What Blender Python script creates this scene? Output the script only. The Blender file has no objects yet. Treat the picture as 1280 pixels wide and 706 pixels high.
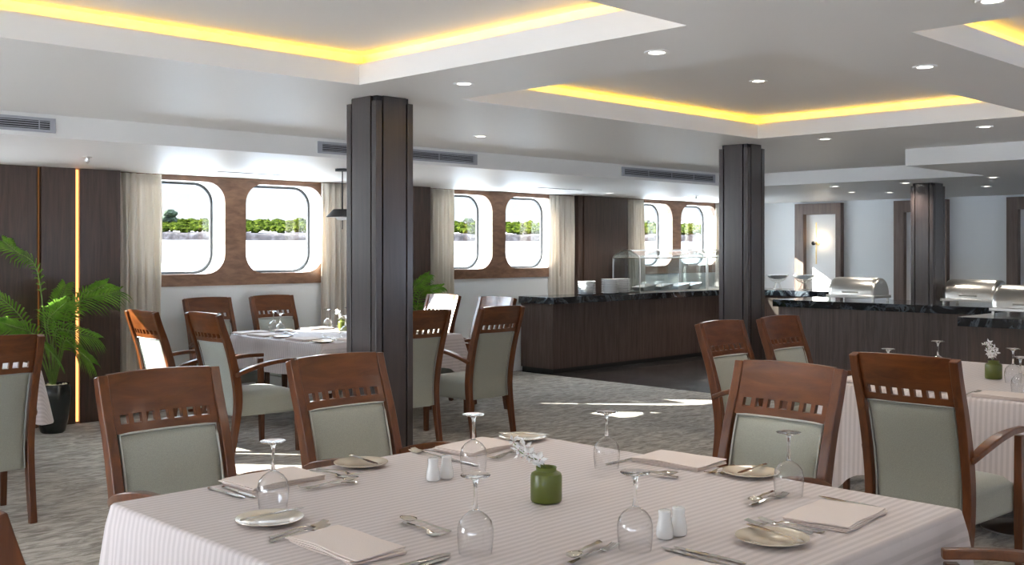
import bpy, bmesh, math, random
from mathutils import Vector, Matrix, noise
from mathutils.geometry import tessellate_polygon
PI = math.pi
SC = bpy.context.scene
COL = SC.collection
random.seed(7)

# ------------------------------------------------------------------ materials
def new_mat(name):
    m = bpy.data.materials.new(name); m.use_nodes = True
    nt = m.node_tree; b = nt.nodes['Principled BSDF']
    return m, nt, b
def simple(name, col, rough=.5, metal=0, spec=.5, coat=0, sheen=0, bump=None):
    m, nt, b = new_mat(name)
    b.inputs['Base Color'].default_value = (*col, 1)
    b.inputs['Roughness'].default_value = rough
    b.inputs['Metallic'].default_value = metal
    b.inputs['Specular IOR Level'].default_value = spec
    b.inputs['Coat Weight'].default_value = coat
    b.inputs['Coat Roughness'].default_value = .12
    b.inputs['Sheen Weight'].default_value = sheen
    if bump:
        n = nt.nodes.new('ShaderNodeTexNoise'); n.inputs['Scale'].default_value = bump[0]; n.inputs['Detail'].default_value = 3
        tc = nt.nodes.new('ShaderNodeTexCoord'); nt.links.new(tc.outputs['Object'], n.inputs['Vector'])
        bp = nt.nodes.new('ShaderNodeBump'); bp.inputs['Strength'].default_value = bump[1]; bp.inputs['Distance'].default_value = .01
        nt.links.new(n.outputs['Fac'], bp.inputs['Height']); nt.links.new(bp.outputs['Normal'], b.inputs['Normal'])
    return m
def ramp(nt, fac, stops):
    r = nt.nodes.new('ShaderNodeValToRGB'); nt.links.new(fac, r.inputs['Fac'])
    e = r.color_ramp.elements
    while len(e) < len(stops): e.new(.5)
    for k, (p, c) in enumerate(stops): e[k].position = p; e[k].color = (*c, 1)
    return r.outputs['Color']
def coords(nt, kind, scale, rot=(0, 0, 0)):
    tc = nt.nodes.new('ShaderNodeTexCoord'); mp = nt.nodes.new('ShaderNodeMapping')
    mp.inputs['Scale'].default_value = scale; mp.inputs['Rotation'].default_value = rot
    nt.links.new(tc.outputs[kind], mp.inputs['Vector']); return mp.outputs['Vector']
def noise_tex(nt, vec, scale, detail=4, rough=.55, dist=0):
    n = nt.nodes.new('ShaderNodeTexNoise'); nt.links.new(vec, n.inputs['Vector'])
    n.inputs['Scale'].default_value = scale; n.inputs['Detail'].default_value = detail
    n.inputs['Roughness'].default_value = rough; n.inputs['Distortion'].default_value = dist
    return n.outputs['Fac']
def wood(name, dark, light, stretch=(14, 14, .9), rough=.4, coat=0., scale=2.2, bump=.05):
    m, nt, b = new_mat(name)
    v = coords(nt, 'Object', stretch)
    f = noise_tex(nt, v, scale, 6, .6, .6)
    c = ramp(nt, f, [(.3, dark), (.7, light)])
    nt.links.new(c, b.inputs['Base Color'])
    b.inputs['Roughness'].default_value = rough; b.inputs['Coat Weight'].default_value = coat; b.inputs['Coat Roughness'].default_value = .15
    bp = nt.nodes.new('ShaderNodeBump'); bp.inputs['Strength'].default_value = bump; bp.inputs['Distance'].default_value = .01
    nt.links.new(f, bp.inputs['Height']); nt.links.new(bp.outputs['Normal'], b.inputs['Normal'])
    return m
def emit(name, col, st):
    m, nt, b = new_mat(name)
    b.inputs['Base Color'].default_value = (*[min(1, c) * .12 for c in col], 1)
    b.inputs['Emission Color'].default_value = (*col, 1); b.inputs['Emission Strength'].default_value = st
    return m
def thin_glass(name, tint=(1, 1, 1), rough=.0, ior=1.5, gain=1.0):
    m, nt, b = new_mat(name); nt.nodes.remove(b)
    out = nt.nodes['Material Output']
    tr = nt.nodes.new('ShaderNodeBsdfTransparent'); tr.inputs['Color'].default_value = (*tint, 1)
    gl = nt.nodes.new('ShaderNodeBsdfGlossy'); gl.inputs['Roughness'].default_value = rough
    # Schlick reflectance from the facing angle, the same on both faces of the thin wall
    lw = nt.nodes.new('ShaderNodeLayerWeight'); lw.inputs['Blend'].default_value = .5
    pw = nt.nodes.new('ShaderNodeMath'); pw.operation = 'POWER'; pw.inputs[1].default_value = 4.0; nt.links.new(lw.outputs['Facing'], pw.inputs[0])
    f0 = ((ior - 1) / (ior + 1)) ** 2
    fr = nt.nodes.new('ShaderNodeMath'); fr.operation = 'MULTIPLY_ADD'; fr.inputs[1].default_value = .75; fr.inputs[2].default_value = f0; nt.links.new(pw.outputs[0], fr.inputs[0])
    mu = nt.nodes.new('ShaderNodeMath'); mu.operation = 'MULTIPLY'; mu.inputs[1].default_value = gain; mu.use_clamp = True
    mx = nt.nodes.new('ShaderNodeMixShader')
    nt.links.new(fr.outputs[0], mu.inputs[0]); nt.links.new(mu.outputs[0], mx.inputs[0])
    nt.links.new(tr.outputs[0], mx.inputs[1]); nt.links.new(gl.outputs[0], mx.inputs[2]); nt.links.new(mx.outputs[0], out.inputs['Surface'])
    return m
M = {}
M['ceiling'] = simple('ceiling_paint', (.86, .85, .83), .48, spec=.35)
M['wall'] = simple('wall_paint', (.84, .86, .86), .55)
M['reveal'] = simple('reveal_paint', (.9, .9, .89), .5)
M['walnut'] = wood('dark_walnut', (.042, .024, .017), (.094, .056, .041), rough=.38, coat=.15)
M['column'] = wood('column_wood', (.022, .017, .017), (.045, .032, .030), rough=.3, coat=1.0)
M['groove'] = simple('groove_black', (.008, .008, .01), .6)
M['brown'] = wood('window_board_wood', (.15, .075, .042), (.30, .165, .098), stretch=(3, 3, 9), rough=.4, coat=.1)
M['counter'] = wood('counter_wood', (.06, .038, .031), (.14, .094, .080), rough=.4, coat=.1)
M['oak_frame'] = wood('niche_wood', (.11, .075, .06), (.2, .14, .115), rough=.45)
M['chair_wood'] = wood('chair_wood', (.080, .020, .004), (.185, .055, .012), stretch=(2, 9, 9), rough=.28, coat=.5, scale=2.5, bump=.02)
M['chair_post'] = wood('chair_post_wood', (.074, .019, .004), (.172, .051, .012), stretch=(12, 12, 1.5), rough=.28, coat=.5, scale=2.5, bump=.02)
M['steel'] = simple('brushed_steel', (.72, .70, .66), .28, 1)
M['cutlery'] = simple('cutlery_steel', (.62, .60, .56), .14, 1)
M['brass'] = simple('brass', (.75, .55, .25), .3, 1)
M['black'] = simple('black_paint', (.02, .022, .024), .4)
M['pot'] = simple('pot_glaze', (.012, .018, .02), .22, coat=.4)
M['vent'] = simple('vent_frame', (.42, .43, .47), .5)
M['vent_dark'] = simple('vent_dark', (.03, .03, .035), .6)
M['porcelain'] = simple('porcelain', (.82, .83, .84), .12, coat=.5)
M['cream_plate'] = simple('cream_plate', (.68, .61, .50), .15, coat=.5)
M['petal'] = simple('petal_white', (.9, .9, .9), .6)
M['stem'] = simple('stem_green', (.12, .2, .04), .6)
M['berry'] = simple('bud_red', (.45, .05, .03), .5)
M['pebble'] = simple('pebbles', (.62, .52, .38), .7)
M['napkin'] = simple('napkin_cloth', (.80, .70, .66), .8, sheen=.3, bump=(260, .15))
M['led'] = emit('cove_led', (1.0, .55, .010), 3.2)
M['led_wall'] = emit('wall_led', (1.0, .38, .12), .9)
M['led_faint'] = emit('wall_led_dim', (1.0, .38, .08), .04)  # orange reflection in a panel seam, given as weak emission
M['lamp'] = emit('downlight_lens', (1.0, .93, .82), 3)
M['pane'] = thin_glass('window_glass', (.96, .98, .98), ior=1.35)
M['case_glass'] = thin_glass('case_glass', (.90, .94, .94), ior=1.6, gain=2.2)
M['goblet'] = thin_glass('goblet_glass', (.99, .992, .995), ior=1.5, gain=1.5)
g, nt, b = new_mat('stem_glass'); b.inputs['Transmission Weight'].default_value = 1; b.inputs['Roughness'].default_value = .0; b.inputs['IOR'].default_value = 1.48; b.inputs['Base Color'].default_value = (.98, .98, .98, 1)
M['stem_glass'] = g
g, nt, b = new_mat('green_glass'); b.inputs['Base Color'].default_value = (.15, .19, .015, 1); b.inputs['Roughness'].default_value = .35; b.inputs['Transmission Weight'].default_value = .35; b.inputs['Coat Weight'].default_value = .3
M['green_glass'] = g
# fabric
def fabric(name, c1, c2):
    m, nt, b = new_mat(name)
    v = coords(nt, 'Object', (1, 1, 1))
    f = noise_tex(nt, v, 420, 2, .6)
    c = ramp(nt, f, [(.35, c1), (.65, c2)]); nt.links.new(c, b.inputs['Base Color'])
    b.inputs['Roughness'].default_value = .75; b.inputs['Sheen Weight'].default_value = .35
    bp = nt.nodes.new('ShaderNodeBump'); bp.inputs['Strength'].default_value = .15; bp.inputs['Distance'].default_value = .002
    nt.links.new(f, bp.inputs['Height']); nt.links.new(bp.outputs['Normal'], b.inputs['Normal'])
    return m
M['fabric'] = fabric('chair_fabric', (.31, .325, .285), (.42, .44, .385))
M['piping'] = simple('piping', (.34, .37, .36), .7)
M['piping_pale'] = simple('piping_pale', (.56, .57, .53), .7)
M['curtain'] = fabric('curtain_linen', (.72, .66, .58), (.84, .78, .69))
_nt = M['curtain'].node_tree; _o = _nt.nodes['Material Output']; _t = _nt.nodes.new('ShaderNodeBsdfTranslucent'); _t.inputs['Color'].default_value = (.86, .80, .71, 1)
_m = _nt.nodes.new('ShaderNodeMixShader'); _m.inputs[0].default_value = .22
_nt.links.new(_nt.nodes['Principled BSDF'].outputs[0], _m.inputs[1]); _nt.links.new(_t.outputs[0], _m.inputs[2]); _nt.links.new(_m.outputs[0], _o.inputs['Surface'])
# tablecloth with woven stripes
m, nt, b = new_mat('striped_damask')
uv = nt.nodes.new('ShaderNodeUVMap'); sp = nt.nodes.new('ShaderNodeSeparateXYZ'); nt.links.new(uv.outputs[0], sp.inputs[0])
mu = nt.nodes.new('ShaderNodeMath'); mu.operation = 'MULTIPLY'; mu.inputs[1].default_value = 2 * PI / .028; nt.links.new(sp.outputs['Y'], mu.inputs[0])
sn = nt.nodes.new('ShaderNodeMath'); sn.operation = 'SINE'; nt.links.new(mu.outputs[0], sn.inputs[0])
ad = nt.nodes.new('ShaderNodeMath'); ad.operation = 'MULTIPLY_ADD'; ad.inputs[1].default_value = .5; ad.inputs[2].default_value = .5; nt.links.new(sn.outputs[0], ad.inputs[0])
c = ramp(nt, ad.outputs[0], [(.36, (.575, .52, .525)), (.64, (.67, .61, .615))]); nt.links.new(c, b.inputs['Base Color'])
rr = nt.nodes.new('ShaderNodeMapRange'); nt.links.new(ad.outputs[0], rr.inputs['Value']); rr.inputs['To Min'].default_value = .72; rr.inputs['To Max'].default_value = .5; nt.links.new(rr.outputs[0], b.inputs['Roughness'])
b.inputs['Sheen Weight'].default_value = .2
v = coords(nt, 'Object', (1, 1, 1)); f = noise_tex(nt, v, 9, 3, .5)
bp = nt.nodes.new('ShaderNodeBump'); bp.inputs['Strength'].default_value = .25; bp.inputs['Distance'].default_value = .02; nt.links.new(f, bp.inputs['Height']); nt.links.new(bp.outputs['Normal'], b.inputs['Normal'])
M['cloth'] = m
# marble
def marble(name, base, vein, rough, sc):
    m, nt, b = new_mat(name)
    v = coords(nt, 'Object', (1, 1, 1), (.4, .6, .9))
    f = noise_tex(nt, v, sc, 8, .65, 1.6)
    c = ramp(nt, f, [(.0, base), (.50, base), (.565, vein), (.60, base), (1, tuple(x * 1.6 for x in base))])
    nt.links.new(c, b.inputs['Base Color']); b.inputs['Roughness'].default_value = rough; b.inputs['Coat Weight'].default_value = .3
    return m
M['marble'] = marble('black_marble', (.010, .012, .017), (.10, .12, .14), .12, 3.5)
M['marble_floor'] = marble('dark_marble_floor', (.018, .017, .018), (.09, .08, .075), .22, 1.6)
# carpet
m, nt, b = new_mat('carpet')
v = coords(nt, 'Object', (1, 1, 1))
wv = nt.nodes.new('ShaderNodeMapping'); wv.inputs['Scale'].default_value = (2.6, 7.5, 1); wv.inputs['Rotation'].default_value = (0, 0, .75); nt.links.new(v, wv.inputs['Vector'])
f1 = noise_tex(nt, wv.outputs[0], 2.3, 5, .6, 1.2); f2 = noise_tex(nt, v, 190, 2, .5)
c1 = ramp(nt, f1, [(.36, (.21, .18, .145)), (.5, (.38, .345, .295)), (.62, (.56, .52, .46))])
mx = nt.nodes.new('ShaderNodeMix'); mx.data_type = 'RGBA'; mx.blend_type = 'MULTIPLY'; mx.inputs[0].default_value = .45
c2 = ramp(nt, f2, [(.3, (.55, .55, .55)), (.7, (1, 1, 1))]); nt.links.new(c1, mx.inputs[6]); nt.links.new(c2, mx.inputs[7]); nt.links.new(mx.outputs[2], b.inputs['Base Color'])
b.inputs['Roughness'].default_value = .95; b.inputs['Sheen Weight'].default_value = .2
bp = nt.nodes.new('ShaderNodeBump'); bp.inputs['Strength'].default_value = .4; bp.inputs['Distance'].default_value = .01; nt.links.new(f2, bp.inputs['Height']); nt.links.new(bp.outputs['Normal'], b.inputs['Normal'])
M['carpet'] = m
def varied(name, stops, sc, rough=.7, kind='Object', trans=0):
    m, nt, b = new_mat(name)
    v = coords(nt, kind, (1, 1, 1)); f = noise_tex(nt, v, sc, 5, .6)
    nt.links.new(ramp(nt, f, stops), b.inputs['Base Color']); b.inputs['Roughness'].default_value = rough
    if trans:
        out = nt.nodes['Material Output']; t = nt.nodes.new('ShaderNodeBsdfTranslucent'); a = nt.nodes.new('ShaderNodeMixShader'); a.inputs[0].default_value = trans
        nt.links.new(ramp(nt, f, stops), t.inputs['Color']); nt.links.new(b.outputs[0], a.inputs[1]); nt.links.new(t.outputs[0], a.inputs[2]); nt.links.new(a.outputs[0], out.inputs['Surface'])
    return m
M['palm'] = varied('palm_leaf', [(.3, (.07, .20, .02)), (.7, (.22, .42, .05))], 14, .4, trans=.4)
M['palm_dark'] = varied('palm_rib', [(.3, (.10, .2, .03)), (.7, (.2, .3, .06))], 14, .5)
M['bush'] = varied('bank_green', [(.36, (.008, .015, .002)), (.5, (.052, .074, .008)), (.64, (.13, .15, .022))], 4.5, .9, trans=.4)
M['bush'].node_tree.nodes['Principled BSDF'].inputs['Specular IOR Level'].default_value = 0
M['tree_dark'] = varied('tree_crown', [(.3, (.01, .018, .008)), (.7, (.05, .075, .03))], 1.5, .9)
M['trunk'] = simple('tree_trunk', (.06, .045, .035), .9)
M['sand'] = varied('pale_sand', [(.3, (.24, .21, .19)), (.7, (.40, .37, .34))], .4, .9)
M['earth'] = varied('eroded_bank', [(.3, (.02, .014, .011)), (.52, (.08, .06, .05)), (.7, (.18, .15, .135))], 2.2, .9)
M['hill'] = varied('desert_hill', [(.3, (.72, .62, .60)), (.7, (.85, .76, .73))], .02, 1)
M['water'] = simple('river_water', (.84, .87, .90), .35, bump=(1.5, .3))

# ------------------------------------------------------------------ mesh builder
class MB:
    def __init__(s): s.v = []; s.f = []; s.sm = []
    def add(s, vs, fs, smooth=False):
        o = len(s.v); s.v += [tuple(p) for p in vs]; s.f += [tuple(i + o for i in f) for f in fs]; s.sm += [smooth] * len(fs); return s
    def box(s, x0, x1, y0, y1, z0, z1):
        v = [(x, y, z) for x in (x0, x1) for y in (y0, y1) for z in (z0, z1)]
        return s.add(v, [(0, 1, 3, 2), (4, 6, 7, 5), (0, 4, 5, 1), (2, 3, 7, 6), (0, 2, 6, 4), (1, 5, 7, 3)])
    def quad(s, *p): return s.add(p, [(0, 1, 2, 3)])
    def lathe(s, prof, n=32, c=(0, 0, 0), cap=True, sx=1, sy=1):
        v = []; f = []
        for r, z in prof:
            for k in range(n):
                a = 2 * PI * k / n; v.append((c[0] + r * math.cos(a) * sx, c[1] + r * math.sin(a) * sy, c[2] + z))
        for i in range(len(prof) - 1):
            for k in range(n):
                k2 = (k + 1) % n; f.append((i * n + k, i * n + k2, (i + 1) * n + k2, (i + 1) * n + k))
        if cap:
            if prof[0][0] > 1e-6: f.append(tuple(range(n - 1, -1, -1)))
            if prof[-1][0] > 1e-6: f.append(tuple((len(prof) - 1) * n + k for k in range(n)))
        return s.add(v, f, True)
    def tube(s, pts, r, n=8, closed=False, cap=True):
        pts = [Vector(p) for p in pts]; m = len(pts); rs = r if isinstance(r, (list, tuple)) else [r] * m
        v = []; f = []; up = Vector((0, 0, 1))
        for i, p in enumerate(pts):
            a = pts[(i - 1) % m] if (i > 0 or closed) else p; b = pts[(i + 1) % m] if (i < m - 1 or closed) else p
            t = (b - a).normalized()
            u = up if abs(t.dot(up)) < .95 else Vector((1, 0, 0))
            x = t.cross(u).normalized(); y = x.cross(t).normalized()
            for k in range(n):
                q = 2 * PI * k / n; v.append(p + (x * math.cos(q) + y * math.sin(q)) * rs[i])
        e = m if closed else m - 1
        for i in range(e):
            j = (i + 1) % m
            for k in range(n): f.append((i * n + k, i * n + (k + 1) % n, j * n + (k + 1) % n, j * n + k))
        if cap and not closed: f.append(tuple(range(n - 1, -1, -1))); f.append(tuple((m - 1) * n + k for k in range(n)))
        return s.add(v, f, True)
    def sweep(s, pts, wh, side=(1, 0, 0)):
        """rectangular bar: width along `side`, height across it and the path"""
        pts = [Vector(p) for p in pts]; m = len(pts); sd = Vector(side); v = []; f = []
        for i, p in enumerate(pts):
            t = (pts[min(m - 1, i + 1)] - pts[max(0, i - 1)]).normalized(); x = (sd - t * sd.dot(t)).normalized(); y = t.cross(x)
            w, h = wh[i] if isinstance(wh, list) else wh
            for a, b_ in ((-1, -1), (1, -1), (1, 1), (-1, 1)): v.append(p + x * a * w / 2 + y * b_ * h / 2)
        for i in range(m - 1):
            for k in range(4): f.append((i * 4 + k, i * 4 + (k + 1) % 4, i * 4 + 4 + (k + 1) % 4, i * 4 + 4 + k))
        f.append((3, 2, 1, 0)); f.append(tuple((m - 1) * 4 + k for k in range(4)))
        return s.add(v, f, True)
    def holed(s, outer, holes, y0, y1):
        """slab in the x-z plane from y0 to y1 with holes"""
        loops = [outer] + holes
        for y in (y0, y1):
            fl = [Vector((p[0], y, p[1])) for lp in loops for p in lp]
            tr = tessellate_polygon([[Vector((p[0], p[1], 0)) for p in lp] for lp in loops])
            s.add(fl, tr)
        for lp in loops:
            n = len(lp); v = [(p[0], y, p[1]) for y in (y0, y1) for p in lp]
            s.add(v, [(k, (k + 1) % n, n + (k + 1) % n, n + k) for k in range(n)], lp is not outer)
        return s
    def build(s, name, mat, parent=None, bevel=0, seg=2, angle=35, loc=None, fix=True, subsurf=0):
        me = bpy.data.meshes.new(name); me.from_pydata(s.v, [], s.f)
        me.polygons.foreach_set('use_smooth', s.sm)
        if fix:
            bm = bmesh.new(); bm.from_mesh(me); bmesh.ops.recalc_face_normals(bm, faces=bm.faces); bm.to_mesh(me); bm.free()
        me.materials.append(mat); me.update()
        if any(s.sm): me.set_sharp_from_angle(angle=math.radians(angle))
        o = bpy.data.objects.new(name, me); COL.objects.link(o)
        if parent: o.parent = parent
        if loc: o.location = loc
        if bevel:
            md = o.modifiers.new('bevel', 'BEVEL'); md.width = bevel; md.segments = seg; md.limit_method = 'ANGLE'; md.angle_limit = math.radians(40)
            for p in me.polygons: p.use_smooth = True
            me.set_sharp_from_angle(angle=math.radians(50))
        if subsurf:
            md = o.modifiers.new('subsurf', 'SUBSURF'); md.levels = md.render_levels = subsurf
        return o
def tag(o, label=None, cat=None, group=None, kind=None):
    if label: o['label'] = label
    if cat: o['category'] = cat
    if group: o['group'] = group
    if kind: o['kind'] = kind
    return o
def empty(name, loc=(0, 0, 0), rz=0, label=None, cat=None, group=None):
    o = bpy.data.objects.new(name, None); COL.objects.link(o); o.location = loc; o.rotation_euler = (0, 0, rz); o.empty_display_size = .1
    return tag(o, label, cat, group)
def struct(o): o['kind'] = 'structure'; return o
KIDS = {}
def kids(o): return [c for c in bpy.data.objects if c.parent == o]
def dup(o, parent=None, tree=None):
    c = o.copy(); COL.objects.link(c); c.parent = parent
    for k in (tree if tree is not None else kids(o)): dup(k, c)
    return c
def spline(pts, n=6):
    """Catmull-Rom through points"""
    P = [Vector(p) for p in pts]; out = []
    for i in range(len(P) - 1):
        p0 = P[max(0, i - 1)]; p1 = P[i]; p2 = P[i + 1]; p3 = P[min(len(P) - 1, i + 2)]
        for k in range(n):
            t = k / n
            out.append(.5 * ((2 * p1) + (p2 - p0) * t + (2 * p0 - 5 * p1 + 4 * p2 - p3) * t * t + (3 * p1 - p0 - 3 * p2 + p3) * t ** 3))
    out.append(P[-1]); return out
def rrect(x0, x1, z0, z1, r, n=8):
    out = []
    for cx, cz, a0 in ((x1 - r, z1 - r, 0), (x0 + r, z1 - r, 90), (x0 + r, z0 + r, 180), (x1 - r, z0 + r, 270)):
        for k in range(n + 1):
            a = math.radians(a0 + 90 * k / n); out.append((cx + r * math.cos(a), cz + r * math.sin(a)))
    return out

# ------------------------------------------------------------------ room shell
X0, X1, Y0, YW = -3.0, 14.7, -5.0, 9.62
ZC, ZL, ZR, ZT = 2.41, 2.265, 2.515, 2.588       # ceiling, low ceiling, recess lip, recess top
XM = 9.58                                        # carpet meets marble
struct(MB().box(X0 - .2, XM, Y0 - .2, YW + .3, -.1, 0).build('floor', M['carpet']))
struct(MB().box(XM, X1 + .4, Y0 - .2, YW + .3, -.1, .002).build('floor_marble', M['marble_floor']))
RECESS = [(.25, 3.37, 2.45, 4.55), (4.105, 7.22, 2.50, 4.575), (4.105, 7.22, -.2, 1.90), (.25, 3.37, -.2, 1.88)]
mb = MB()
def hplane(mb, outer, holes, z):
    loops = [[(a, c), (b_, c), (b_, d), (a, d)] for a, b_, c, d in [outer] + holes]
    fl = [(p[0], p[1], z) for lp in loops for p in lp]
    mb.add(fl, tessellate_polygon([[Vector((*p, 0)) for p in lp] for lp in loops]))
XB, YB = 10.60, 4.17
hplane(mb, (X0, XB, Y0, 6.95), RECESS, ZC)
E_ = .10
for a, b_, c, d in RECESS:
    for (p, q) in (((a, c), (b_, c)), ((b_, c), (b_, d)), ((b_, d), (a, d)), ((a, d), (a, c))):
        mb.quad((*p, ZC), (*q, ZC), (*q, ZR), (*p, ZR))
    A, B, C_, D = a - E_, b_ + E_, c - E_, d + E_
    hplane(mb, (A, B, C_, D), [(a, b_, c, d)], ZR)
    for (p, q) in (((A, C_), (B, C_)), ((B, C_), (B, D)), ((B, D), (A, D)), ((A, D), (A, C_))):
        mb.quad((*p, ZR), (*q, ZR), (*q, ZT), (*p, ZT))
    hplane(mb, (A, B, C_, D), [], ZT)
mb.quad((X0, 6.95, ZC), (XB, 6.95, ZC), (XB, 6.95, ZL), (X0, 6.95, ZL))
mb.quad((XB, YB, ZC), (XB, 6.95, ZC), (XB, 6.95, ZL), (XB, YB, ZL))
mb.quad((8.9, YB, ZC), (XB, YB, ZC), (XB, YB, ZL), (8.9, YB, ZL))
mb.quad((8.9, Y0, ZC), (8.9, YB, ZC), (8.9, YB, ZL), (8.9, Y0, ZL))
hplane(mb, (X0, X1 + .3, 6.95, YW + .28), [], ZL)
hplane(mb, (XB, X1 + .3, YB, 6.95), [], ZL)
hplane(mb, (8.9, X1 + .3, Y0, YB), [], ZL)
struct(mb.build('ceiling', M['ceiling'], fix=False))
struct(MB().box(X0 - .3, X1 + .6, Y0 - .4, YW + .5, 2.66, 2.8).build('roof_slab', M['ceiling']))  # unseen slab over the ceiling, added to block sky light

# window wall: bays between walnut piers
BAYS = [.62, 4.32, 8.03, 11.74]; BW = 2.62
PAIR = [((.83, 1.76), (2.00, 2.93)), ((4.53, 5.462), (5.697, 6.63)), ((8.215, 9.148), (9.379, 10.312)), ((11.91, 12.84), (13.058, 13.99))]
holes = [rrect(a - .004, b_ + .004, 1.299, 2.216, .204) for pr_ in PAIR for a, b_ in pr_]
struct(MB().holed([(X0 - .2, -.05), (X1 + .3, -.05), (X1 + .3, 2.7), (X0 - .2, 2.7)], holes, YW, YW + .26).build('wall_window_side', M['reveal']))
n = 0
for (w1, w2), bx in zip(PAIR, BAYS):
    n += 1
    hs = [rrect(a, b_, 1.303, 2.212, .20) for a, b_ in (w1, w2)]
    struct(MB().holed([(bx, 1.186), (bx + BW, 1.186), (bx + BW, ZL), (bx, ZL)], hs, YW - .022, YW - .0005).build('trim_%d' % n, M['brown']))
    ln = MB()
    for a, b_ in (w1, w2):
        o1 = rrect(a - .003, b_ + .003, 1.300, 2.215, .203); ln.holed(o1, [rrect(a, b_, 1.303, 2.212, .20)], YW - .001, YW + .055)
    struct(ln.build('trim_%d' % (n + 10), M['brown']))
    struct(MB().box(bx, bx + BW, YW - .006, YW, 0, 1.186).build('wall_dado', M['wall']))
wn = 0
for pr_ in PAIR:
    for a, b_ in pr_:
        wn += 1
        fr = MB().holed(rrect(a - .01, b_ + .01, 1.293, 2.222, .205), [rrect(a + .022, b_ - .022, 1.325, 2.19, .185)], YW + .235, YW + .262).build('window_%d' % wn, M['black'])
        struct(fr)
        MB().holed(rrect(a + .01, b_ - .01, 1.31, 2.205, .19), [], YW + .246, YW + .252).build('pane', M['pane'], fr)
# piers between the bays, each a pair of tall walnut panels
def pier(xa, xb, seams, n, dep=.17):
    o = empty('wall_pier_%d' % n, (0, 0, 0)); struct(o)
    MB().box(xa, xb, YW - dep + .03, YW, 0, ZL).build('pier_core', M['walnut'], o)
    xs = [xa] + seams + [xb]; gap = .018
    for i in range(len(xs) - 1):
        l = xs[i] + (0 if i == 0 else gap); r = xs[i + 1] - (0 if i == len(xs) - 2 else gap)
        MB().box(l, r, YW - dep, YW - dep + .03, 0, ZL).build('pier_panel', M['walnut'], o, bevel=.002)
    return o
pier(-3.0, .60, [-1.8, -.6], 4)
pier(3.24, 4.315, [3.59, 3.925], 1)
pier(6.955, 8.02, [7.31, 7.64], 2)
pier(10.69, 11.735, [10.79], 3, .075)
pier(14.38, X1, [], 5)
glow_strip = MB().box(3.908, 3.940, YW - .150, YW - .141, .015, ZL - .01).build('led_strip', M['led_wall']); tag(glow_strip, 'bright amber vertical light strip set between walnut wall panels behind the palm', 'light strip', 'wall light strips')
glow_strip = MB().box(3.585, 3.595, YW - .158, YW - .146, .015, ZL - .01).build('led_strip', M['led_faint']); tag(glow_strip, 'faint orange vertical light line in the walnut panelling above the palm', 'light strip', 'wall light strips')  # no lamp here: the seam's reflected glow built as a glowing line

# other walls
struct(MB().box(X1, X1 + .3, Y0, YW + .3, 0, 2.7).build('wall_far', M['wall']))
wn_ = MB().holed([(Y0, 0), (YW + .3, 0), (YW + .3, 2.7), (Y0, 2.7)], [rrect(a, b_, .25, z, .1) for a, b_, z in ((-4.6, -1.9, .8), (-1.6, 1.2, .9), (1.5, 4.3, .85), (4.6, 7.4, 1.7))], 0, .2)  # openings in this unseen wall, shaped for the fill light they admit
wn_.v = [(X0 - y, x, z) for x, y, z in wn_.v]
struct(wn_.build('wall_near', M['wall']))
hs = [rrect(bx + .3, bx + BW - .3, .9, 1.7, .1) for bx in BAYS]  # unseen openings behind the camera, sized for the daylight they let in
struct(MB().holed([(X0 - .2, 0), (X1 + .3, 0), (X1 + .3, 2.7), (X0 - .2, 2.7)], hs, Y0 - .2, Y0).build('wall_opposite', M['reveal']))

# framed niches with brass sconces on the far wall
def niche(yl, n, sconce=True):
    yr = yl - .765
    o = empty('trim_niche_%d' % n, (0, 0, 0)); struct(o)
    xw = X1
    MB().box(xw - .10, xw, yr, yr + .085, 0, 2.235).build('niche_stile', M['oak_frame'], o, bevel=.003)
    MB().box(xw - .10, xw, yl - .15, yl, 0, 2.235).build('niche_stile', M['oak_frame'], o, bevel=.003)
    MB().box(xw - .10, xw, yr + .085, yl - .15, 2.07, 2.235).build('niche_header', M['oak_frame'], o, bevel=.003)
    MB().box(xw - .012, xw - .001, yr + .085, yl - .15, .1, 2.07).build('niche_back', M['reveal'], o)
niche(8.60, 1); niche(7.015, 2); niche(5.455, 3)
s = empty('wall_sconce', (X1 - .012, 8.245, 1.635), 0, 'slim vertical brass wall light in the first wood framed niche of the far wall', 'wall light')
MB().box(-.075, -.062, -.008, .008, -.315, .315).build('light_bar', M['brass'], s, bevel=.002)
MB().tube([(0, 0, 0), (-.07, 0, 0)], [.03, .022], 16).build('bracket', M['brass'], s)
sll = bpy.data.lights.new('sconce_glow', 'POINT'); sll.energy = .8; sll.color = (1, .78, .5); sll.shadow_soft_size = .03; slo = bpy.data.objects.new('sconce_glow', sll); COL.objects.link(slo); slo.parent = s; slo.location = (-.05, -.06, .05)
MB().lathe([(0, -.032), (.022, -.026), (.034, 0), (.022, .026), (0, .032)], 16, (-.095, .03, 0)).build('knob', M['black'], s)

# columns
def column(x, y, w, d, n, ztop):
    o = empty('column_%d' % n, (x, y, 0)); struct(o)
    MB().box(.02, w - .02, .02, d - .02, 0, ztop).build('column_core', M['groove'], o)
    c = .042; g_ = .010
    for cx in (0, 1):
        for cy in (0, 1):
            xs = (0, c) if cx == 0 else (w - c, w); ys = (0, c) if cy == 0 else (d - c, d)
            MB().box(*xs, *ys, 0, ztop - .03).build('corner_post', M['column'], o, bevel=.002)
    for fy in (0, d - .02): MB().box(c + g_, w - c - g_, fy, fy + .02, 0, ztop - .001).build('column_panel', M['column'], o, bevel=.001)
    for fx in (0, w - .02): MB().box(fx, fx + .02, c + g_, d - c - g_, 0, ztop - .001).build('column_panel', M['column'], o, bevel=.001)
column(3.644, 4.762, .266, .277, 1, ZC)
column(7.481, 4.834, .252, .28, 2, ZC)
column(11.315, 4.99, .30, .25, 3, ZL)

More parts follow.
